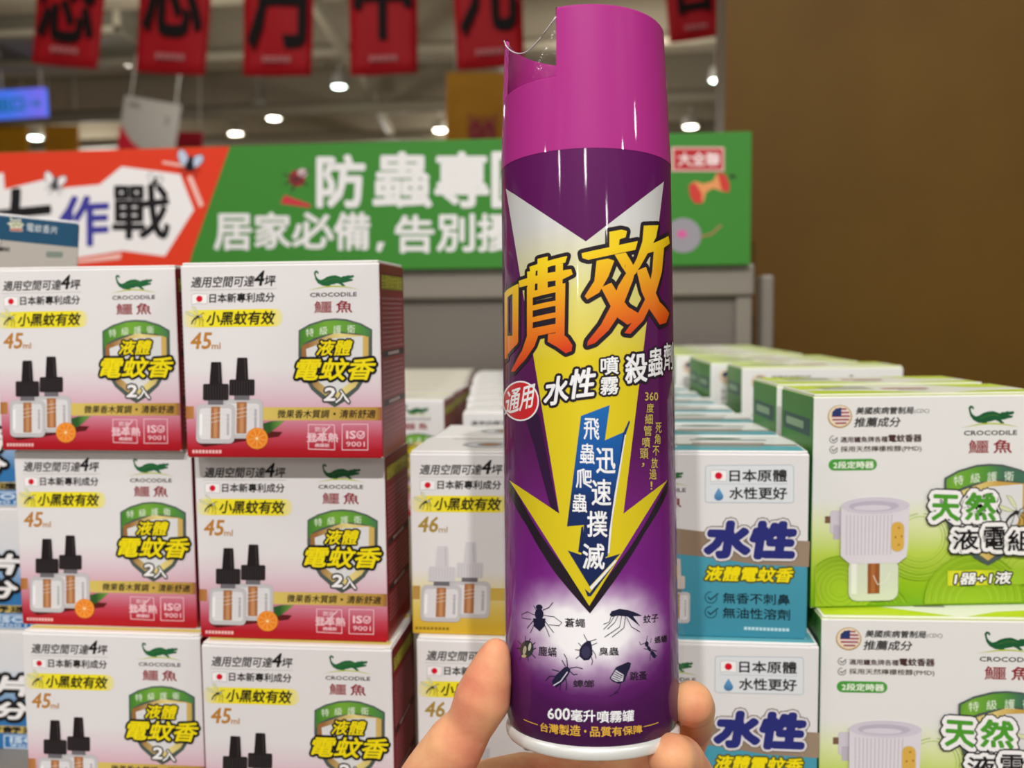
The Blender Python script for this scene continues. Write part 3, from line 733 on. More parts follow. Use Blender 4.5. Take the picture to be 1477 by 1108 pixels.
A.ell(163, 1040, 84, 92, CW); A.ell(163, 1040, 77, 85, cink('#c41f26'))
A.text('通用', (96, 998, 222, 1108), LW, bold=3, slope=.32, shear=14)
# zigzag bolt
frame(700, 560, .27076)
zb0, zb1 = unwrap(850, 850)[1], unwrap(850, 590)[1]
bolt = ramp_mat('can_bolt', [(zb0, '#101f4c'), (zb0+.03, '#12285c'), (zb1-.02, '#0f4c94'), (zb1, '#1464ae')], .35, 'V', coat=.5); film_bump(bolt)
A.poly([(764, 172), (770, 180), (742, 262), (668, 730), (652, 895), (640, 900), (650, 730), (728, 250)], cink('#10306c'))
A.poly([(742, 250), (748, 246), (676, 700), (660, 880), (652, 880), (664, 700)], CW)
A.poly([(512, 740), (522, 735), (524, 880), (495, 872)], cink('#10204c'))
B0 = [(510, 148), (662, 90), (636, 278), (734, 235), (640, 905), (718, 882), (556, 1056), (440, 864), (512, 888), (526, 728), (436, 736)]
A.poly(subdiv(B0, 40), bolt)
A.poly([(530, 1068), (556, 1092), (668, 948), (690, 930), (562, 1108), (545, 1108)], cink('#16264c'))
A.poly([(556, 1060), (690, 915), (700, 918), (566, 1076)], CW)
for c, bx in zip('飛蟲爬蟲', ((525, 160, 606, 272), (505, 295, 582, 402), (484, 428, 568, 530), (465, 562, 542, 660))): A.text(c, bx, LW, bold=2, slope=-.03)
for c, bx in zip('迅速撲滅', ((592, 318, 690, 452), (568, 485, 668, 622), (544, 655, 648, 790), (520, 828, 634, 962))): A.text(c, bx, LW, bold=3.2, slope=-.02)
for c, bx in zip('度細管噴頭', ((858, 82, 895, 130), (850, 138, 890, 192), (843, 200, 884, 254), (835, 262, 876, 316), (823, 322, 866, 376))): A.text(c, bx, cink('#c9b456'), bold=.8)
A.text('360', (850, 22, 918, 66), cink('#c9b456'), bold=.8); A.text('，', (832, 398, 846, 420), cink('#c9b456'))
for c, bx in zip('死角不放過！', ((905, 184, 936, 238), (900, 244, 930, 298), (890, 308, 924, 360), (882, 372, 916, 426), (872, 432, 910, 486), (878, 498, 888, 540))): A.text(c, bx, cink('#c9b456'), bold=.8)
# pest pictures and lower lettering
frame(700, 840, .24194)
NAVY = cink('#1b1a36'); BR = cink('#3c2c3c')
A.poly([(560, 68), (632, 148), (700, 60), (690, 36), (628, 105), (566, 30)], CK) if 0 else None
def bug_lines(L, w=4): [A.line(p, w, NAVY) for p in L]
A.ell(322, 190, 26, 34, NAVY); A.ell(322, 148, 20, 16, NAVY); A.poly([(285, 215), (360, 215), (356, 260), (325, 292), (292, 262)], NAVY)
A.line([(296, 195), (255, 175), (220, 190), (222, 212), (275, 220)], 3, BR); A.line([(345, 195), (410, 205), (458, 240), (440, 258), (380, 252)], 3, BR)
bug_lines([[(308, 170), (290, 140)], [(345, 165), (380, 150), (404, 120)], [(300, 215), (270, 250), (252, 272)], [(300, 235), (285, 270), (270, 300)], [(350, 220), (385, 268), (408, 298)], [(345, 232), (370, 285), (384, 322)]])
A.poly([(740, 195), (752, 172), (800, 158), (850, 165), (900, 182), (935, 200), (880, 202), (922, 262), (850, 205), (790, 198), (755, 206)], NAVY)
bug_lines([[(750, 200), (740, 235), (705, 250)], [(770, 200), (745, 240), (705, 280)], [(790, 200), (770, 240), (728, 278)], [(812, 198), (800, 265), (712, 325)], [(835, 198), (825, 270), (755, 325)], [(842, 210), (870, 265), (922, 296)]], 3.4)
A.ell(248, 398, 40, 52, cink('#2e3434'), rot=12); A.ell(236, 405, 10, 26, cink('#a9a48c'), rot=10); A.ell(266, 385, 8, 24, cink('#c4c0ac'), rot=10); A.ell(232, 440, 14, 9, cink('#b4a888'))
bug_lines([[(240, 350), (240, 322)], [(262, 352), (270, 335)], [(280, 375), (298, 360)], [(285, 400), (302, 392)], [(275, 425), (300, 450)], [(215, 370), (195, 350)], [(208, 395), (190, 392)], [(255, 448), (256, 470)], [(215, 435), (205, 462)]], 5)
A.poly([(608, 348), (628, 350), (636, 380), (640, 430), (620, 462), (588, 466), (560, 440), (562, 400), (580, 370)], NAVY); A.ell(600, 415, 26, 36, cink('#363050'))
bug_lines([[(608, 352), (588, 312)], [(622, 352), (660, 340)], [(572, 380), (556, 362)], [(565, 405), (536, 402)], [(566, 435), (540, 455)], [(636, 375), (665, 362)], [(640, 405), (655, 430), (660, 452)], [(630, 440), (640, 470), (634, 492)]])
A.ell(962, 368, 11, 16, NAVY); A.ell(975, 395, 9, 18, NAVY, rot=-30); A.ell(1000, 430, 11, 24, NAVY, rot=-28)
bug_lines([[(958, 355), (966, 320)], [(952, 362), (925, 372), (918, 355)], [(980, 400), (1020, 410)], [(975, 400), (945, 395)], [(985, 410), (980, 465)], [(990, 410), (1020, 440)], [(985, 360), (988, 335)]], 3.4)
A.poly([(398, 590), (420, 555), (470, 508), (490, 500), (508, 520), (500, 545), (470, 590), (425, 628), (402, 612)], NAVY)
A.line([(408, 615), (450, 590), (490, 535)], 6, cink('#c9c4d4'))
bug_lines([[(478, 500), (458, 465)], [(490, 498), (486, 455), (470, 428)], [(505, 512), (545, 505), (580, 515)], [(440, 530), (400, 520)], [(420, 560), (385, 560), (362, 585)], [(480, 575), (486, 610), (482, 640)], [(450, 605), (445, 640)], [(505, 530), (525, 550), (548, 548)]], 5)
A.poly([(740, 572), (780, 505), (850, 475), (868, 482), (862, 510), (848, 540), (830, 590), (800, 606), (760, 592)], NAVY); A.poly([(748, 572), (778, 522), (825, 552), (818, 590), (780, 592)], cink('#c9c4d0'))
for i in range(4): A.line([(756+i*6, 570-i*12), (800+i*6, 588-i*10)], 4, NAVY)
bug_lines([[(808, 605), (795, 640), (770, 660)], [(790, 655), (740, 680)]], 4)
for t, bx, sl in (('蒼蠅', (475, 214, 595, 266), -.03), ('蚊子', (942, 196, 1030, 246), .12), ('塵蟎', (318, 380, 425, 436), -.08), ('臭蟲', (678, 388, 795, 436), 0), ('螞蟻', (1008, 325, 1082, 368), .18), ('蟑螂', (525, 582, 648, 626), 0), ('跳蚤', (862, 534, 962, 586), .06)):
    A.text(t, bx, CK, bold=1, slope=sl)
A.text('600', (372, 753, 505, 750, 503, 822, 374, 812), LW, bold=3, out=(cink('#4c3058'), 7)); A.text('毫升', (512, 758, 655, 760, 655, 832, 512, 828), LW, bold=2, out=(cink('#4c3058'), 6)); A.text('噴霧罐', (668, 766, 885, 760, 883, 826, 668, 836), LW, bold=2, out=(cink('#4c3058'), 6))
GD = cink('#d6a63c')
A.text('台灣製造', (328, 836, 568, 852, 566, 918, 330, 886), GD, bold=2); A.ell(596, 888, 7, 8, GD); A.text('品質有保障', (624, 858, 932, 850, 936, 896, 626, 920), GD, bold=2)
A.line([(230, 818), (270, 835), (312, 849)], 5, GD); A.line([(945, 860), (990, 850), (1030, 836)], 5, GD)

mb = MB(); NS = 96
zs = [.0045, .0065, .009, .011, .02, .05, .08, .11, .14, .17, .2, SEAM]
rad = lambda z: CR-.0012 if z < .005 else (CR-.0006 if z < .007 else CR)
rings = [[mb.bm.verts.new((rad(z)*math.sin(t), -rad(z)*math.cos(t), z)) for t in [2*math.pi*(i-NS/2)/NS for i in range(NS)]] for z in zs]
for k in range(len(zs)-1):
    for i in range(NS):
        f = mb.bm.faces.new((rings[k][i], rings[k][(i+1) % NS], rings[k+1][(i+1) % NS], rings[k+1][i])); f.material_index = mb.mi(pur); f.smooth = True
        for lp, (a, kk) in zip(f.loops, ((i, k), (i+1, k), (i+1, k+1), (i, k+1))): lp[mb.uv].uv = (CR*2*math.pi*(a-NS/2)/NS, zs[kk])
# ink layers: build flat, slice along the arc so they bend with the wall, then wrap
fl = MB(); A.emit(fl, lambda a, b, o: (a, b, o))
s = -.056
while s < .056:
    bmesh.ops.bisect_plane(fl.bm, geom=fl.bm.verts[:]+fl.bm.edges[:]+fl.bm.faces[:], plane_co=(s, 0, 0), plane_no=(1, 0, 0), dist=1e-7); s += 2*math.pi*CR/NS/2*1.0
for v in fl.bm.verts:
    t = v.co.x/CR; r = CR+5e-5+v.co.z; v.co = (r*math.sin(t), -r*math.cos(t), min(v.co.y, SEAM-.0003))
for f in fl.bm.faces: f.smooth = True
me = fl.mesh('ink'); tmp = bmesh.new(); tmp.from_mesh(me); mp = {}
for v in tmp.verts: mp[v] = mb.bm.verts.new(v.co)
tu = tmp.loops.layers.uv['print']
for f in tmp.faces:
    g = mb.bm.faces.new([mp[v] for v in f.verts]); g.material_index = mb.mi(me.materials[f.material_index]); g.smooth = True
    for lp, lq in zip(g.loops, f.loops): lp[mb.uv].uv = lq[tu].uv
tmp.free(); bpy.data.meshes.remove(me)
mb.build('can_body', can)
# rolled rim at the foot
mb = MB(); steel = mat('can_rim_tin', '#e4e5e2', .3, .25)
prof = [(CR-.006, .0012), (CR-.004, .0004), (CR-.0022, 0)] + [(CR-.001+.0011*math.cos(a), .0022+.0022*math.sin(a)) for a in [-1.2+.35*i for i in range(8)]] + [(CR-.0012, .0048)]
mb.lathe(prof, steel, 96); mb.build('base_rim', can)

# cap with the spray recess cut into its left front
pink = mat('cap_pink_plastic', '#aa2d84', .42, 0, .5, sss=.0); film_bump(pink, .03); pink.node_tree.nodes['Principled BSDF'].inputs['Specular IOR Level'].default_value = .12; pink.node_tree.nodes['Principled BSDF'].inputs['Coat Roughness'].default_value = .035
ZC = unwrap(803, 112, .031)[1]; TH0, TH1 = R(-86), unwrap(803, 112, .031)[0]/.031
rc = lambda z: CR+.0001+(RTOP-CR)*max(0, (z-SEAM))/(TOP-SEAM)
mb = MB(); m = pink; N = 144; WT = .0016
def pc(t, z, dr=0): r = rc(z)-dr; return (r*math.sin(t), -r*math.cos(t), z)
th = [-math.pi+2*math.pi*i/N for i in range(N)]
incut = lambda t: TH0 < t < TH1
# snap the grid to the cut's two edges
th = sorted([t for t in th if min(abs(t-TH0), abs(t-TH1)) > R(1)]+[TH0, TH1])
ZF = ZC-.006
XW = rc(TOP)*math.sin(TH1)-.0002                      # the block's side wall, straight back from the cut's right edge
nT = len(th)
for i in range(nT):
    a, c = th[i], th[(i+1) % nT]; cc = c if c > a else c+2*math.pi; mid = (a+cc)/2
    cut = incut(mid); zt_ = ZC if cut else TOP
    lev = [SEAM-.0004, SEAM+.0006, (SEAM+ZC)/2, ZC]+([] if cut else [(ZC+TOP)/2, TOP-.0012])
    for z0, z1 in zip(lev, lev[1:]):
        d0 = 0
        mb.face([pc(a, z0), pc(cc, z0), pc(cc, z1), pc(a, z1)], m).smooth = True
    zi = lev[-1]
    side = math.sin(mid)*rc(TOP) < XW                  # wall stands free (recess behind) or belongs to the block
    if cut or side:
        rim = [(zi, 0), (zi+.0005, .0004), (zi+.0005, WT-.0004), (zi, WT)] if cut else [(TOP-.0012, 0), (TOP-.0003, .0004), (TOP-.0003, WT-.0004), (TOP-.0012, WT)]
        for (za, da), (zb, db) in zip(rim, rim[1:]):
            mb.face([pc(a, za, da), pc(cc, za, da), pc(cc, zb, db), pc(a, zb, db)], m).smooth = True
        mb.face([pc(cc, ZF, WT), pc(a, ZF, WT), pc(a, zi, WT), pc(cc, zi, WT)], m).smooth = True
    else:
        mb.face([pc(a, TOP-.0012), pc(cc, TOP-.0012), pc(cc, TOP-.0003, .0007), pc(a, TOP-.0003, .0007)], m).smooth = True
# end faces of the free wall at both cut edges
for t in (TH0, TH1):
    mb.face([pc(t, ZC), pc(t, TOP-.0012), pc(t, TOP-.0005, WT/2), pc(t, TOP-.0012, WT), pc(t, ZC, WT)], m)
# block: side wall, lid
rt = rc(TOP)-.0007
ay = math.sqrt(max(rt*rt-XW*XW, 0))
yb = math.sqrt((rc(ZC)-WT)**2-XW**2)
for z0, z1 in ((ZF, ZC+.006), (ZC+.006, TOP-.0004)):
    for y0, y1 in ((-ay, -ay/3), (-ay/3, ay/3), (ay/3, ay)): mb.face([(XW, y0, z0), (XW, y0, z1), (XW, y1, z1), (XW, y1, z0)], m)
arc = [(rt*math.sin(t), -rt*math.cos(t)) for t in th if rt*math.sin(t) > XW+1e-4]
ring0 = sorted(arc, key=lambda p: math.atan2(p[1], p[0]-.004))
# order along the front-to-back outline
front = sorted([p for p in arc], key=lambda p: math.atan2(p[1], p[0]))
outl = [(XW, -ay)]+front+[(XW, ay)]
c0 = (.008, 0)
prev = [(x, y, TOP-.0003) for x, y in outl]
for k, dz_ in ((.94, .0006), (.75, .0013), (.4, .0017)):
    cur = [(c0[0]+(x-c0[0])*k, c0[1]+(y-c0[1])*k, TOP-.0003+dz_) for x, y in outl]
    for i in range(len(outl)):
        j = (i+1) % len(outl)
        mb.face([prev[i], prev[j], cur[j], cur[i]], m).smooth = True
    prev = cur
mb.face(prev, m)
# recess floor
fl_ = [((rc(ZF)-WT)*math.sin(t), -(rc(ZF)-WT)*math.cos(t)) for t in th if (rc(ZF)-WT)*math.sin(t) < XW]
fl_ = sorted(fl_, key=lambda p: math.atan2(p[1], -p[0]))
mb.face([(XW, fl_[0][1], ZF)]+[(x, y, ZF) for x, y in fl_]+[(XW, fl_[-1][1], ZF)], m)
bmesh.ops.remove_doubles(mb.bm, verts=mb.bm.verts, dist=1e-5); bmesh.ops.recalc_face_normals(mb.bm, faces=mb.bm.faces)
cap = mb.build('cap', can); smooth(cap, 35)
mb = MB(); dark = mat('nozzle_dark', '#3a0f36', .5)
mb.box((XW-.0016, -.0035, ZC+.001), (XW+.0002, .0035, ZC+.0085), mat('nozzle_pink', '#a8327f', .35), bevel=.0006)
mb.box((XW-.0019, -.0012, ZC+.002), (XW-.0012, .0012, ZC+.0076), dark, bevel=.0002)
mb.build('spray_nozzle', can)
# clear wrap: a taut skin over the recess and crimped fins along the sides
film = mat('clear_wrap', '#ffffff', .08)
n, l, b = nodes(film)
tr = n.new('ShaderNodeBsdfTransparent'); gl = n.new('ShaderNodeBsdfGlossy'); gl.inputs['Roughness'].default_value = .12; mixs = n.new('ShaderNodeMixShader')
nz = n.new('ShaderNodeTexNoise'); nz.inputs['Scale'].default_value = 260; tc = n.new('ShaderNodeTexCoord'); bp = n.new('ShaderNodeBump'); bp.inputs['Distance'].default_value = .001; bp.inputs['Strength'].default_value = .35
l.new(tc.outputs['Object'], nz.inputs[0]); l.new(nz.outputs[0], bp.inputs['Height']); l.new(bp.outputs[0], gl.inputs['Normal'])
fr = n.new('ShaderNodeFresnel'); fr.inputs[0].default_value = 1.5; ad = n.new('ShaderNodeMath'); ad.operation = 'ADD'; ad.inputs[1].default_value = .05; ad.use_clamp = True; l.new(fr.outputs[0], ad.inputs[0])
mi_ = n.new('ShaderNodeMath'); mi_.operation = 'MINIMUM'; mi_.inputs[1].default_value = .2; l.new(ad.outputs[0], mi_.inputs[0]); l.new(mi_.outputs[0], mixs.inputs[0]); l.new(tr.outputs[0], mixs.inputs[1]); l.new(gl.outputs[0], mixs.inputs[2])
l.new(mixs.outputs[0], n['Material Output'].inputs['Surface'])
mb = MB(); K = 20; J = 8
def fpt(u, v):
    t = TH0+(TH1-TH0)*u; lo = ZC+.0006
    hi = TOP-.0006-.011*math.sin(math.pi*min(1, max(0, u*.92)))**.8+(.0 if u < .5 else 0)
    z = lo+(hi-lo)*v; r = rc(z)+.0003-.004*math.sin(math.pi*u)*v*v
    return (r*math.sin(t), -r*math.cos(t), z)
for i in range(K):
    for j in range(J):
        mb.face([fpt(i/K, j/J), fpt((i+1)/K, j/J), fpt((i+1)/K, (j+1)/J), fpt(i/K, (j+1)/J)], film).smooth = True
rnd = random.Random(4)
for sgn, z0, z1, amp in ((1, .004, .17, .0024), (-1, .004, .16, .0012)):
    n_ = 44; P = []
    for i in range(n_+1):
        z = z0+(z1-z0)*i/n_; w = amp*(.25+.75*math.exp(-((z-.03)/.05)**2))*(.6+.5*rnd.random())
        P.append((z, w, rnd.uniform(-.0006, .0006)))
    t = R(84)*sgn
    for (z, w, o), (z2, w2, o2) in zip(P, P[1:]):
        q = lambda z, d, o: ((CR+.0001+d)*math.sin(t)+0, -(CR+.0001)*math.cos(t)+o, z)
        mb.face([q(z, 0, 0), q(z, w, o), q(z2, w2, o2), q(z2, 0, 0)], film).smooth = True
mb.tube([fpt(i/24, 1) for i in range(25)], .00028, mat('wrap_edge_highlight', '#cfc8cc', .15), 6)  # pale tube, its colour stands in for the highlight along the film's edge
bmesh.ops.remove_doubles(mb.bm, verts=mb.bm.verts, dist=1e-6)
w = mb.build('shrink_wrap', can); w['label'] = 'clear shrink wrap skin'

# ================================================================ the hand that holds it
def at_d(px, py, dy): return at(px, py, dy)
def hand_mesh():
    bm = bmesh.new()
    def cone(p, q, r0, r1):
        p, q = Vector(p), Vector(q); d = q-p; L = d.length
        k = max(2, int(L/.0025))
        for i in range(k+1):
            t = i/k; r = r0+(r1-r0)*t
            bmesh.ops.create_icosphere(bm, subdivisions=3, radius=r, matrix=Matrix.Translation(p+d*t))
    def chain(pts):
        P = [(at(px, py, dy), r) for px, py, dy, r in pts]
        for (a, ra), (b_, rb) in zip(P, P[1:]): cone(a, b_, ra, rb)
    chain(HAND['thumb']); 
    for k in ('index', 'middle', 'ring', 'little'): chain(HAND[k])
    for c in HAND['palm']: chain(c)
    me = bpy.data.meshes.new('hand_skin'); bm.to_mesh(me); bm.free()
    o = bpy.data.objects.new('hand', me); COL.objects.link(o)
    md = o.modifiers.new('r', 'REMESH'); md.mode = 'VOXEL'; md.voxel_size = .0009
    sm = o.modifiers.new('s', 'SMOOTH'); sm.factor = .5; sm.iterations = 9
    dg = bpy.context.evaluated_depsgraph_get(); m2 = bpy.data.meshes.new_from_object(o.evaluated_get(dg))
    o.modifiers.clear(); o.data = m2; bpy.data.meshes.remove(me)
    for p in m2.polygons: p.use_smooth = True
    return o
HAND = {
 # px, py, depth, radius: joints from the root to the tip
 'thumb': [(585, 1330, .345, .019), (588, 1200, .338, .0155), (628, 1120, .334, .0125), (656, 1075, .331, .0110), (677, 1047, .3305, .0089), (696, 1008, .330, .0104), (703, 983, .330, .0089), (712, 952, .331, .0065), (715, 941, .331, .0052)],
 'index': [(830, 1330, .395, .0115), (920, 1210, .398, .0102), (972, 1115, .396, .0094), (996, 1050, .380, .0088), (1000, 1022, .358, .0086), (997, 1014, .343, .0082)],
 'middle': [(820, 1400, .395, .0115), (930, 1290, .392, .0108), (1000, 1190, .382, .0102), (998, 1125, .358, .0096), (980, 1098, .338, .0094), (968, 1093, .326, .0086)],
 'ring': [(810, 1480, .39, .0115), (910, 1380, .384, .0108), (985, 1290, .37, .01), (975, 1215, .348, .0094), (950, 1195, .33, .0085)],
 'little': [(790, 1560, .385, .0105), (880, 1470, .375, .0096), (940, 1390, .36, .0088), (935, 1330, .342, .008), (915, 1315, .33, .007)],
 'palm': [[(585, 1330, .345, .019), (700, 1420, .362, .019), (760, 1600, .365, .02)], [(600, 1240, .345, .015), (700, 1230, .375, .015), (830, 1330, .395, .0125)],
          [(640, 1150, .352, .011), (755, 1122, .386, .0105), (870, 1136, .394, .0115), (965, 1118, .392, .0105)],
          [(630, 1160, .34, .011), (690, 1150, .36, .011), (760, 1170, .388, .011)], [(760, 1170, .388, .012), (830, 1250, .396, .012)],
          [(720, 1330, .38, .016), (820, 1400, .393, .013)], [(720, 1400, .375, .017), (810, 1480, .388, .013)], [(740, 1500, .37, .018), (790, 1560, .383, .012)],
          [(700, 1250, .375, .014), (720, 1400, .375, .017)],
          [(720, 1560, .362, .022), (690, 1800, .35, .0235), (640, 2300, .33, .030)], [(770, 1560, .37, .019), (760, 1800, .355, .022), (760, 2300, .335, .030)]],
}
hand = hand_mesh()
c_ = at(740, 1500, .37); hand.data.transform(Matrix.Translation(-c_)); hand.location = c_
skin = mat('skin', '#d99a78', .45, sss=.35)
n, l, b = nodes(skin)
b.inputs['Subsurface Scale'].default_value = .6
tc = n.new('ShaderNodeTexCoord'); nz = n.new('ShaderNodeTexNoise'); nz.inputs['Scale'].default_value = 48; nz.inputs['Detail'].default_value = 4
cr = n.new('ShaderNodeValToRGB'); cr.color_ramp.elements[0].position = .35; cr.color_ramp.elements[0].color = lin('#d6866a'); cr.color_ramp.elements[1].position = .65; cr.color_ramp.elements[1].color = lin('#e8b082')
l.new(tc.outputs['Object'], nz.inputs[0]); l.new(nz.outputs[0], cr.inputs[0]); l.new(cr.outputs[0], b.inputs['Base Color'])
n2 = n.new('ShaderNodeTexNoise'); n2.inputs['Scale'].default_value = 900; n2.inputs['Detail'].default_value = 3; bp = n.new('ShaderNodeBump'); bp.inputs['Distance'].default_value = .0004; bp.inputs['Strength'].default_value = .25
l.new(tc.outputs['Object'], n2.inputs[0]); l.new(n2.outputs[0], bp.inputs['Height']); l.new(bp.outputs[0], b.inputs['Normal'])
hand.data.materials.append(skin)
tag(hand, 'bare left hand gripping the foot of the purple can, thumb upright', 'hand')
# ================================================================ the shop around
def struct(o): o['kind'] = 'structure'; return o
FLOOR = -CAM.z
def noise_mat(name, h1, h2, scale, rough=.5, coat=0):
    m = mat(name, h1, rough, 0, coat); n, l, b = nodes(m)
    tc = n.new('ShaderNodeTexCoord'); nz = n.new('ShaderNodeTexNoise'); nz.inputs['Scale'].default_value = scale; nz.inputs['Detail'].default_value = 4
    cr = n.new('ShaderNodeValToRGB'); cr.color_ramp.elements[0].position = .3; cr.color_ramp.elements[0].color = lin(h1); cr.color_ramp.elements[1].position = .7; cr.color_ramp.elements[1].color = lin(h2)
    l.new(tc.outputs['Object'], nz.inputs[0]); l.new(nz.outputs[0], cr.inputs[0]); l.new(cr.outputs[0], b.inputs['Base Color'])
    return m
def wbox(name, lo, hi, m, bevel=0, parent=None):
    """box given in camera-relative metres"""
    mb = MB(); c = [(lo[i]+hi[i])/2 for i in range(3)]
    mb.box([lo[i]-c[i] for i in range(3)], [hi[i]-c[i] for i in range(3)], m, bevel=bevel)
    o = mb.build(name, parent); o.location = Vector(c)+(CAM if not parent else Vector()); return o
floor_m = noise_mat('floor_vinyl', '#a39a8c', '#b0a698', 3, .3)
struct(wbox('floor', (-14, -5, FLOOR-.1), (12, 22, FLOOR), floor_m))
ceil_m = noise_mat('ceiling_paint', '#8c8068', '#968a72', 2, .8)
struct(wbox('ceiling', (-14, -5, 3.05), (12, 22, 3.2), ceil_m))
struct(wbox('wall_back', (-14, 17, FLOOR), (12, 17.2, 3.05), noise_mat('wall_far_paint', '#73604f', '#7d6a58', 1.5, .8)))
# brown partition to the right
xw = (at(1046, 100, 1.36)-CAM).x
wall_m = noise_mat('wall_brown_laminate', '#553a08', '#5d420b', 6, .6)
struct(wbox('wall_right', (xw, 1.36, FLOOR), (xw+3.2, 1.48, 3.05), wall_m))
# beams, ducts and pipes under the ceiling
beam_m = mat('beam_paint', '#9c917c', .7)
for i, (y, zb, dpt) in enumerate(((7.2, 2.45, .28), (9.0, 2.42, .3), (11.0, 2.42, .3), (13.2, 2.42, .32), (15.6, 2.4, .35))):
    struct(wbox(f'beam_{i+1}', (-14, y, zb), (12, y+dpt, 3.05), beam_m))
pipe_m = mat('pipe_paint', '#8d8470', .6); duct_m = mat('duct_sheet', '#aaa08a', .5)
def pipe(name, pts, r, m, label):
    mb = MB(); p0 = Vector(pts[0]); mb.tube([Vector(p)-p0 for p in pts], r, m, 12); o = mb.build(name); o.location = p0+CAM
    for p in o.data.polygons: p.use_smooth = True
    tag(o, label, 'pipe'); return o
pipe('ceiling_pipe', [(-9, 8.3, 2.28), (4, 8.3, 2.28)], .05, pipe_m, 'beige pipe running across under the ceiling, nearest of the pipes')
pipe('ceiling_pipe', [(-9, 10.2, 2.2), (6, 10.2, 2.2)], .07, pipe_m, 'beige pipe running across above the white and red hanging sign')
pipe('ceiling_pipe', [(-9, 12.2, 2.26), (6, 12.2, 2.26)], .07, pipe_m, 'beige pipe running across just above the far wall')
pipe('ceiling_pipe', [(-2.0, 5.6, 2.3), (-3.4, 16.6, 2.3)], .06, pipe_m, 'pipe running away from the viewer between the second and third banner')
def duct(lo, hi, label):
    mb = MB(); c = [(lo[i]+hi[i])/2 for i in range(3)]; L = [lo[i]-c[i] for i in range(3)]; H = [hi[i]-c[i] for i in range(3)]
    mb.box(L, H, duct_m, bevel=.01)
    k = L[0]+.4
    while k < H[0]:
        mb.box((k, L[1]-.02, L[2]-.02), (k+.05, H[1]+.02, H[2]+.02), duct_m, bevel=.006); k += 1.2
    o = mb.build('air_duct'); o.location = Vector(c)+CAM; tag(o, label, 'air duct')
duct((-3.1, 5.45, 2.42), (3.4, 5.9, 2.85), 'pale square air duct crossing above the middle banners')
duct((-9, 11.5, 2.5), (0, 11.9, 2.85), 'pale square air duct crossing further back, above the yellow sign')
# air-conditioning cassette, upper left
e = empty('air_conditioner', Vector((-4.55, 7.56, 2.28))+CAM); tag(e, 'grey ceiling air conditioner box above the blue sign', 'air conditioner')
wbox('casing', (-.62, 0, 0), (.55, .7, .62), mat('unit_grey', '#6e6858', .6), .02, e)
mb = MB()
for z in (.02, .54): mb.box((-.62, -.03, z), (.55, 0, z+.05), duct_m, bevel=.005)
for x in (-.62, -.05, .5): mb.box((x, -.03, .02), (x+.05, 0, .59), duct_m, bevel=.005)
mb.build('front_frame', e)

# spotlights
glow = mat('lamp_glow', '#fff6e4', emit=16); glow2 = mat('lamp_glow_cool', '#eafff2', emit=16); lampm = mat('spot_housing', '#b8b4aa', .4)
rndl = [(182, 92, 'between the first and second banner', 0), (51, 199, 'at the far left above the red sign', 1), (222, 189, 'on the white part of the white and red hanging sign side', 0), (340, 193, 'low, left of the pair of spotlights', 0),
        (374, 162, 'left one of the bright pair under the third banner', 1), (395, 171, 'right one of the bright pair under the third banner', 0), (489, 125, 'between the third and fourth banner', 1), (635, 188, 'beside the yellow hanging sign', 0),
        (726, 118, 'half hidden by the pink cap', 0), (1034, 116, 'beside the top of the brown wall', 1), (996, 183, 'just above the right end of the green sign', 0)]
first = None
for (px, py, where, cool) in rndl:
    z = 2.28; y = z*FPX/(446-py) if py < 446 else 10
    P = at(px, py, y)
    if first is None or True:
        e = empty('spotlight', P)
        tag(e, 'lit ceiling spotlight '+where.replace('on the white part of the white and red hanging sign side', 'in front of the pale hanging sign'), 'spotlight', 'lit ceiling spotlights')
        s = y/10
        mb = MB(); mb.lathe([(.075*s, .0), (.085*s, .02), (.07*s, .12), (.02*s, .14)], lampm, 24); mb.build('lamp_housing', e)
        mb = MB(); mb.lathe([(.0001, -.014*s), (.05*s, -.010*s), (.07*s, .0)], glow2 if cool else glow, 24, cap=False); mb.build('lamp_lens', e)
        mb = MB(); mb.tube([(0, 0, .12), (0, 0, 3.05+CAM.z-P.z)], .012, lampm, 8); mb.build('drop_rod', e)

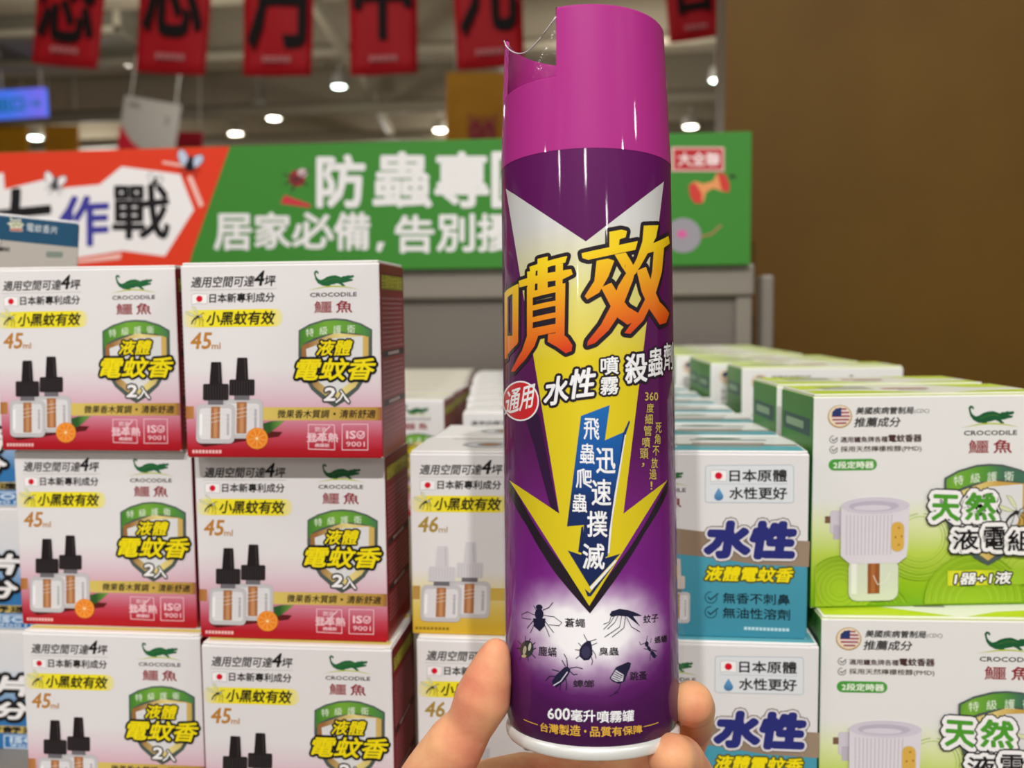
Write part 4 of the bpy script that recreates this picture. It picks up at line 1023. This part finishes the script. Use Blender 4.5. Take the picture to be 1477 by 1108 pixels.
# red calligraphy banners
red_m = noise_mat('banner_red', '#b4101e', '#bc1a24', 4, .6); brush = mat('brush_ink', '#171012', .7); pale = mat('banner_seal', '#c77a7c', .6)
def banner(c, corners, Y, label, tilt=0):
    """corners of the lower edge measured on the photograph: x left, y left, x right, y right"""
    xl, yl, xr, yr = corners
    BL, BR_ = at(xl, yl, Y), at(xr, yr, Y)
    a = math.atan2(BR_.z-BL.z, BR_.x-BL.x); w = (BR_-BL).length; h = w*1.55
    e = empty('hanging_banner', BL, (0, -a, 0)); tag(e, label, 'banner', 'red calligraphy banners')
    mb = MB(); nx = 8
    for i in range(nx):
        for j in range(8):
            P = lambda i, j: (w*i/nx, .012*math.sin(i/nx*5+j*.5)*(1-j/8), h*j/8)
            mb.face([P(i, j), P(i+1, j), P(i+1, j+1), P(i, j+1)], red_m).smooth = True
    bmesh.ops.remove_doubles(mb.bm, verts=mb.bm.verts, dist=1e-5)
    cl = mb.build('cloth', e); so = cl.modifiers.new('thick', 'SOLIDIFY'); so.thickness = .002
    A = Art(lambda x, y: (x*w, y*h), 1)
    A.unit = w
    V = (.1, 1.3, .9, {'感': .22, '月': .24}.get(c, .32)) 
    A.text(c, V, brush, bold=.035, slope=-.0)
    for i in range(5): A.rrect(.3+i*.085, .165, .3+i*.085+.066, .115, .012, pale)
    mb = MB(); A.emit(mb, lambda a, b, o: (a, -.018-o, b)); t = mb.build('brush_lettering', e); t['label'] = 'black brush lettering'
    mb = MB(); mb.tube([(-.01, 0, h), (w+.01, 0, h)], .008, mat('banner_rod', '#5a5248', .5), 10); mb.tube([(.1*w, 0, h), (.1*w, 0, 3.05+CAM.z-BL.z)], .002, lampm, 6); mb.tube([(.9*w, 0, h), (.9*w, 0, 3.05+CAM.z-BL.z)], .002, lampm, 6); mb.build('banner_rod', e)
for c, cr_, lb in (('感', (45, 91, 142, 101), 'red cloth banner with a brushed character, leftmost of the row'), ('恩', (195, 103, 297, 110), 'red cloth banner with a brushed character, second from the left'),
                   ('月', (350, 109, 450, 110), 'red cloth banner with a brushed character, above the paired spotlights'), ('中', (505, 109, 603, 106), 'red cloth banner with a thin tapering brush stroke, fourth from the left'),
                   ('元', (659, 101, 757, 94), 'red cloth banner partly hidden by the pink cap'), ('普', (966, 62, 1043, 52), 'red cloth banner beside the brown wall, right of the can')):
    banner(c, cr_, 4.4, lb)
# blue lit sign
P0, P1 = at(-60, 175, 8.5), at(66, 167, 8.5)
w = (P1-P0).length; e = empty('direction_sign', P0, (0, -math.atan2(P1.z-P0.z, P1.x-P0.x), 0)); tag(e, 'glowing blue direction sign with an arrow, upper left', 'sign')
bl = ramp_mat('blue_sign_face', [(0, '#3f6cf0'), (.6, '#4a78f4'), (1, '#7b6ef0')], .4, 'U'); n, l, b = nodes(bl)
l.new(b.inputs['Base Color'].links[0].from_socket, b.inputs['Emission Color']); b.inputs['Emission Strength'].default_value = .75
mb = MB(); h = w*.30; mb.box((0, 0, 0), (w, .06, h), bl, bevel=.012, pick=lambda n: bl); mb.build('light_box', e)
A = Art(lambda x, y: (x*w, y*h), w); gg = mat('sign_teal', '#1b86a8', .5, emit=.3)
A.text('出口', (.46, .72, .76, .22), gg, bold=.012)
A.line([(.8, .45), (.93, .45)], .02, gg); A.poly([(.9, .62), (.96, .45), (.9, .28)], gg)
mb = MB(); A.emit(mb, lambda a, b, o: (a, -.003-o, b)); mb.build('sign_symbols', e)
for x in (.5*w, .95*w):
    mb = MB(); mb.tube([(x, .03, h), (x, .03, 3.05+CAM.z-P0.z)], .01, lampm, 8); mb.build('hanger', e)
# other hanging signs far off
def hang_sign(px0, py0, px1, py1, Y, m, label, art=None, name='hanging_sign', cat='sign', dy=0):
    TL, BR_ = at(px0, py0, Y), at(px1, py1, Y); TR = at(px1, py0+dy, Y)
    w = BR_.x-TL.x; h = TL.z-at(px0, py1, Y).z
    e = empty(name, (TL.x, Y, TL.z-h), (0, -math.atan2(TR.z-TL.z, w), 0)); tag(e, label, cat)
    mb = MB(); mb.box((0, 0, 0), (w, .03, h), m, bevel=.004); mb.build('sign_board', e)
    if art:
        A = Art(lambda x, y: (x*w, y*h), w); art(A); mb = MB(); A.emit(mb, lambda a, b, o: (a, -.002-o*3, b)); mb.build('sign_print', e)
    for x in (.1*w, .9*w):
        mb = MB(); mb.tube([(x, .015, h), (x, .015, max(3.05+CAM.z-TL.z+h, h+.2))], .006, lampm, 6); mb.build('hanger', e)
greyw = mat('sign_pale', '#8f8a82', .5); sred = mat('sign_red', '#a01426', .5)
def a1(A):
    A.poly([(0, .58), (.1, .47), (.25, .34), (.45, .26), (.75, .22), (.75, 0), (0, 0)], sred); A.rrect(.1, .92, .3, .84, .02, mat('sign_smudge', '#6f6a64', .5)); A.rrect(.78, .8, .84, .68, .02, mat('sign_smudge', '#6f6a64', .5))
hang_sign(162, 136, 247, 235, 7.8, greyw, 'pale grey hanging sign with a red curved corner, above the red sign', a1, dy=14)
hang_sign(250, 190, 292, 235, 9.5, sred, 'small dark red hanging sign right of the pale grey one')
yel = mat('sign_yellow', '#c98f18', .5)
def a2(A):
    A.rrect(.28, .52, .68, .0, .08, mat('sign_magenta_halo', '#b06a30', .5)); A.text('80', (.32, .46, .64, .06), mat('sign_crimson', '#a02a48', .5), bold=.02)
hang_sign(640, 104, 752, 235, 6.6, yel, 'yellow hanging sign with a crimson number, left of the pink cap', a2)
hang_sign(-30, 181, 40, 235, 10.5, yel, 'dull yellow hanging sign at the far left, under the blue sign', name='hanging_sign')
hang_sign(62, 181, 113, 235, 10.5, mat('sign_amber', '#c0841c', .5), 'amber hanging sign below the first red banner')
# gondola: shelf, back panel, rail, posts
grey = mat('shelf_grey_metal', '#6f6860', .45, .15); grey2 = mat('shelf_grey_light', '#857e74', .4, .15)
YB = 1.205
e = empty('gondola_shelf', Vector((0, YB, FLOOR))+CAM); tag(e, 'grey metal gondola shelf carrying all the boxes under the sign', 'shelf')
xr = (at(1086, 450, YB)-CAM).x; xl = -1.5
zt0 = (at(800, 430, YB)-CAM).z; zt1 = (at(800, 384, YB)-CAM).z
def gb(name, lo, hi, m, bevel=.002): return wbox(name, (lo[0], lo[1]-YB, lo[2]-FLOOR), (hi[0], hi[1]-YB, hi[2]-FLOOR), m, bevel, e)
gb('back_panel', (xl, YB, FLOOR+.1), (xr-.02, YB+.02, zt0+.002), grey)
gb('top_rail', (xl, YB-.012, zt0), (xr, YB+.03, zt1), grey2, .004)
gb('upright', (xr-.022, YB-.006, FLOOR), (xr-.002, YB+.03, zt0-.001), grey2)
px0 = (at(1096, 450, 1.26)-CAM).x; px1 = (at(1114, 450, 1.26)-CAM).x
gb('upright', (px0, 1.25, FLOOR), (px1, 1.29, (at(1100, 397, 1.26)-CAM).z), grey2, .003)
gb('shelf_board', (xl, .42, BASE-.03), (xr+.03, YB, BASE), grey2, .003)
gb('shelf_lip', (xl, .405, BASE-.045), (xr+.03, .42, BASE+.001), grey, .002)
gb('base_plinth', (xl, .5, FLOOR), (xr, YB, FLOOR+.1), grey, .003)
# cardboard risers that lift the rear rows level
rz = mat('riser_card', '#8f8676', .7)
def riser(x0, x1, y0, y1, z1, label):
    o = wbox('display_riser', (x0, y0, BASE), (x1, y1, z1), rz, .002); tag(o, label, 'riser')
riser(-.104, .095, .5465, .762, BASE+RH, 'plain card riser under the second gold and teal boxes')
riser(-.275, .045, .7645, 1.165, BASE+RH, 'plain card riser under the rear red, gold and teal boxes')
riser(.106, .21, .556, .762, BASE+GH, 'plain card riser under the second green box')
riser(.048, .18, .79, 1.165, BASE+GH, 'plain card riser under the rear green boxes')
# header sign
YS = 1.185
e = empty('header_sign', at(500, 384, YS)*1.0); e.location = (0, CAM.y+YS, CAM.z); tag(e, 'long red and green printed sign above the shelf', 'sign')
k0 = lambda px, py: (at(px, py, YS).x, at(px, py, YS).z-CAM.z)
x_l, x_r = -1.35, k0(1083, 280)[0]; z_b = k0(1000, 383)[1]; z_t = k0(1000, 192.5)[1]
sgreen = mat('sign_green', '#3b7f30', .45); sorange = mat('sign_orange_red', '#d63a20', .45); paper = ink('#e6e2e2', .45)
wbox('sign_panel', (x_l, -.004, z_b), (x_r, .004, z_t), sgreen, .001, e)
A = Art(k0, YS/FPX, 6e-5); A.step = 1.2e-4
clampz = lambda a, b, o: (a, -.0042-o, max(z_b+.0005, min(z_t-.0005, b)))
A.poly([(-560, 216), (-560, 420), (272, 392), (280, 362), (333, 202)], sorange)
A.poly([(-70, 262), (8, 250), (10, 274), (82, 256), (92, 272), (146, 267), (178, 241), (262, 252), (282, 303), (240, 370), (180, 362), (110, 373), (60, 380), (-60, 380)], paper)
BK = ink('#171418', .5); VI = ink('#3d3a94', .5)
A.text('大', (-24, 280, 76, 372), BK, bold=5, slope=.1); A.text('作', (90, 286, 158, 356), VI, bold=3.6, slope=.05); A.text('戰', (166, 268, 246, 344), BK, bold=3.2, slope=.0)
def fly(cx, cy, s, body, wing):
    A.ell(cx-9*s, cy-11*s, 6*s, 11*s, wing, rot=-20, edge=ink('#5a6470'), er=1.2); A.ell(cx+9*s, cy-6*s, 6*s, 11*s, wing, rot=50, edge=ink('#5a6470'), er=1.2)
    A.ell(cx, cy, 6*s, 8*s, body); A.ell(cx+2*s, cy-9*s, 4*s, 4*s, body)
    for d in ((-14, 6), (14, 8), (-8, 14), (9, 15)): A.line([(cx, cy), (cx+d[0]*s, cy+d[1]*s)], 1.4*s, body)
SW = ink('#e8b8ae', .5)
A.line([(238, 235), (268, 240)], 4, SW); A.poly([(272, 256), (279, 254), (296, 296), (290, 300)], SW); 
fly(276, 240, 1.05, BK, ink('#b9c4da')); fly(82, 268, .9, ink('#4a4a50'), paper); fly(226, 264, .6, BK, paper)
A.poly([(110, 376), (178, 366), (176, 374), (116, 380)], SW)
GW_ = ink('#dedcdc', .5)
for c, bx in zip('防蟲專區', ((460, 226, 526, 298), (541, 222, 622, 298), (630, 222, 704, 298), (712, 222, 790, 298))): A.text(c, bx, GW_, bold=4)
for c, bx in zip('居家必備', ((312, 310, 364, 360), (370, 308, 420, 358), (424, 308, 482, 358), (484, 308, 534, 360))): A.text(c, bx, GW_, bold=2.4)
A.poly([(546, 350), (556, 350), (550, 364), (544, 362)], GW_)
for c, bx in zip('告別擾人', ((572, 312, 626, 364), (632, 310, 684, 362), (690, 310, 744, 362), (750, 310, 800, 362))): A.text(c, bx, GW_, bold=2.4)
A.ell(430, 258, 12, 12, ink('#8a2a30', .5)); A.ell(438, 250, 7, 6, ink('#c9b0b4', .5))
for d in ((-20, -6), (-18, 8), (18, -12), (16, 10), (-8, 18)): A.line([(430, 258), (430+d[0], 258+d[1])], 2, ink('#3a2a2a', .5))
A.poly([(412, 282), (450, 296), (448, 300), (406, 294)], ink('#c03040', .5))
A.rect(968, 213, 1044, 248, ink('#d8a8a4', .5)); A.rect(972, 216, 1041, 245, ink('#b0242c', .5)); A.text('大全聯', (978, 221, 1037, 240), ink('#e6d0d0', .5), bold=1)
A.poly([(993, 268), (1002, 262), (1014, 266), (1028, 262), (1034, 250), (1046, 252), (1052, 268), (1050, 278), (1040, 276), (1028, 272), (1018, 278), (1014, 292), (1004, 294), (996, 284)], ink('#d8905a', .5))
A.poly([(993, 268), (1002, 264), (1012, 280), (1012, 294), (1002, 294), (995, 284)], ink('#c23a34', .5)); A.poly([(1034, 250), (1046, 252), (1052, 268), (1050, 279), (1040, 274)], ink('#c23a34', .5))
A.poly([(1050, 254), (1058, 252), (1062, 256), (1054, 258)], ink('#2a3a20', .5))
A.ell(985, 340, 26, 25, ink('#908c94', .5)); A.ell(983, 338, 7, 6, ink('#c85a94', .5))
A.line([(1010, 342), (1026, 338), (1034, 330), (1040, 326)], 2.4, ink('#a87858', .5))
mb = MB(); A.emit(mb, clampz); mb.build('sign_print', e)
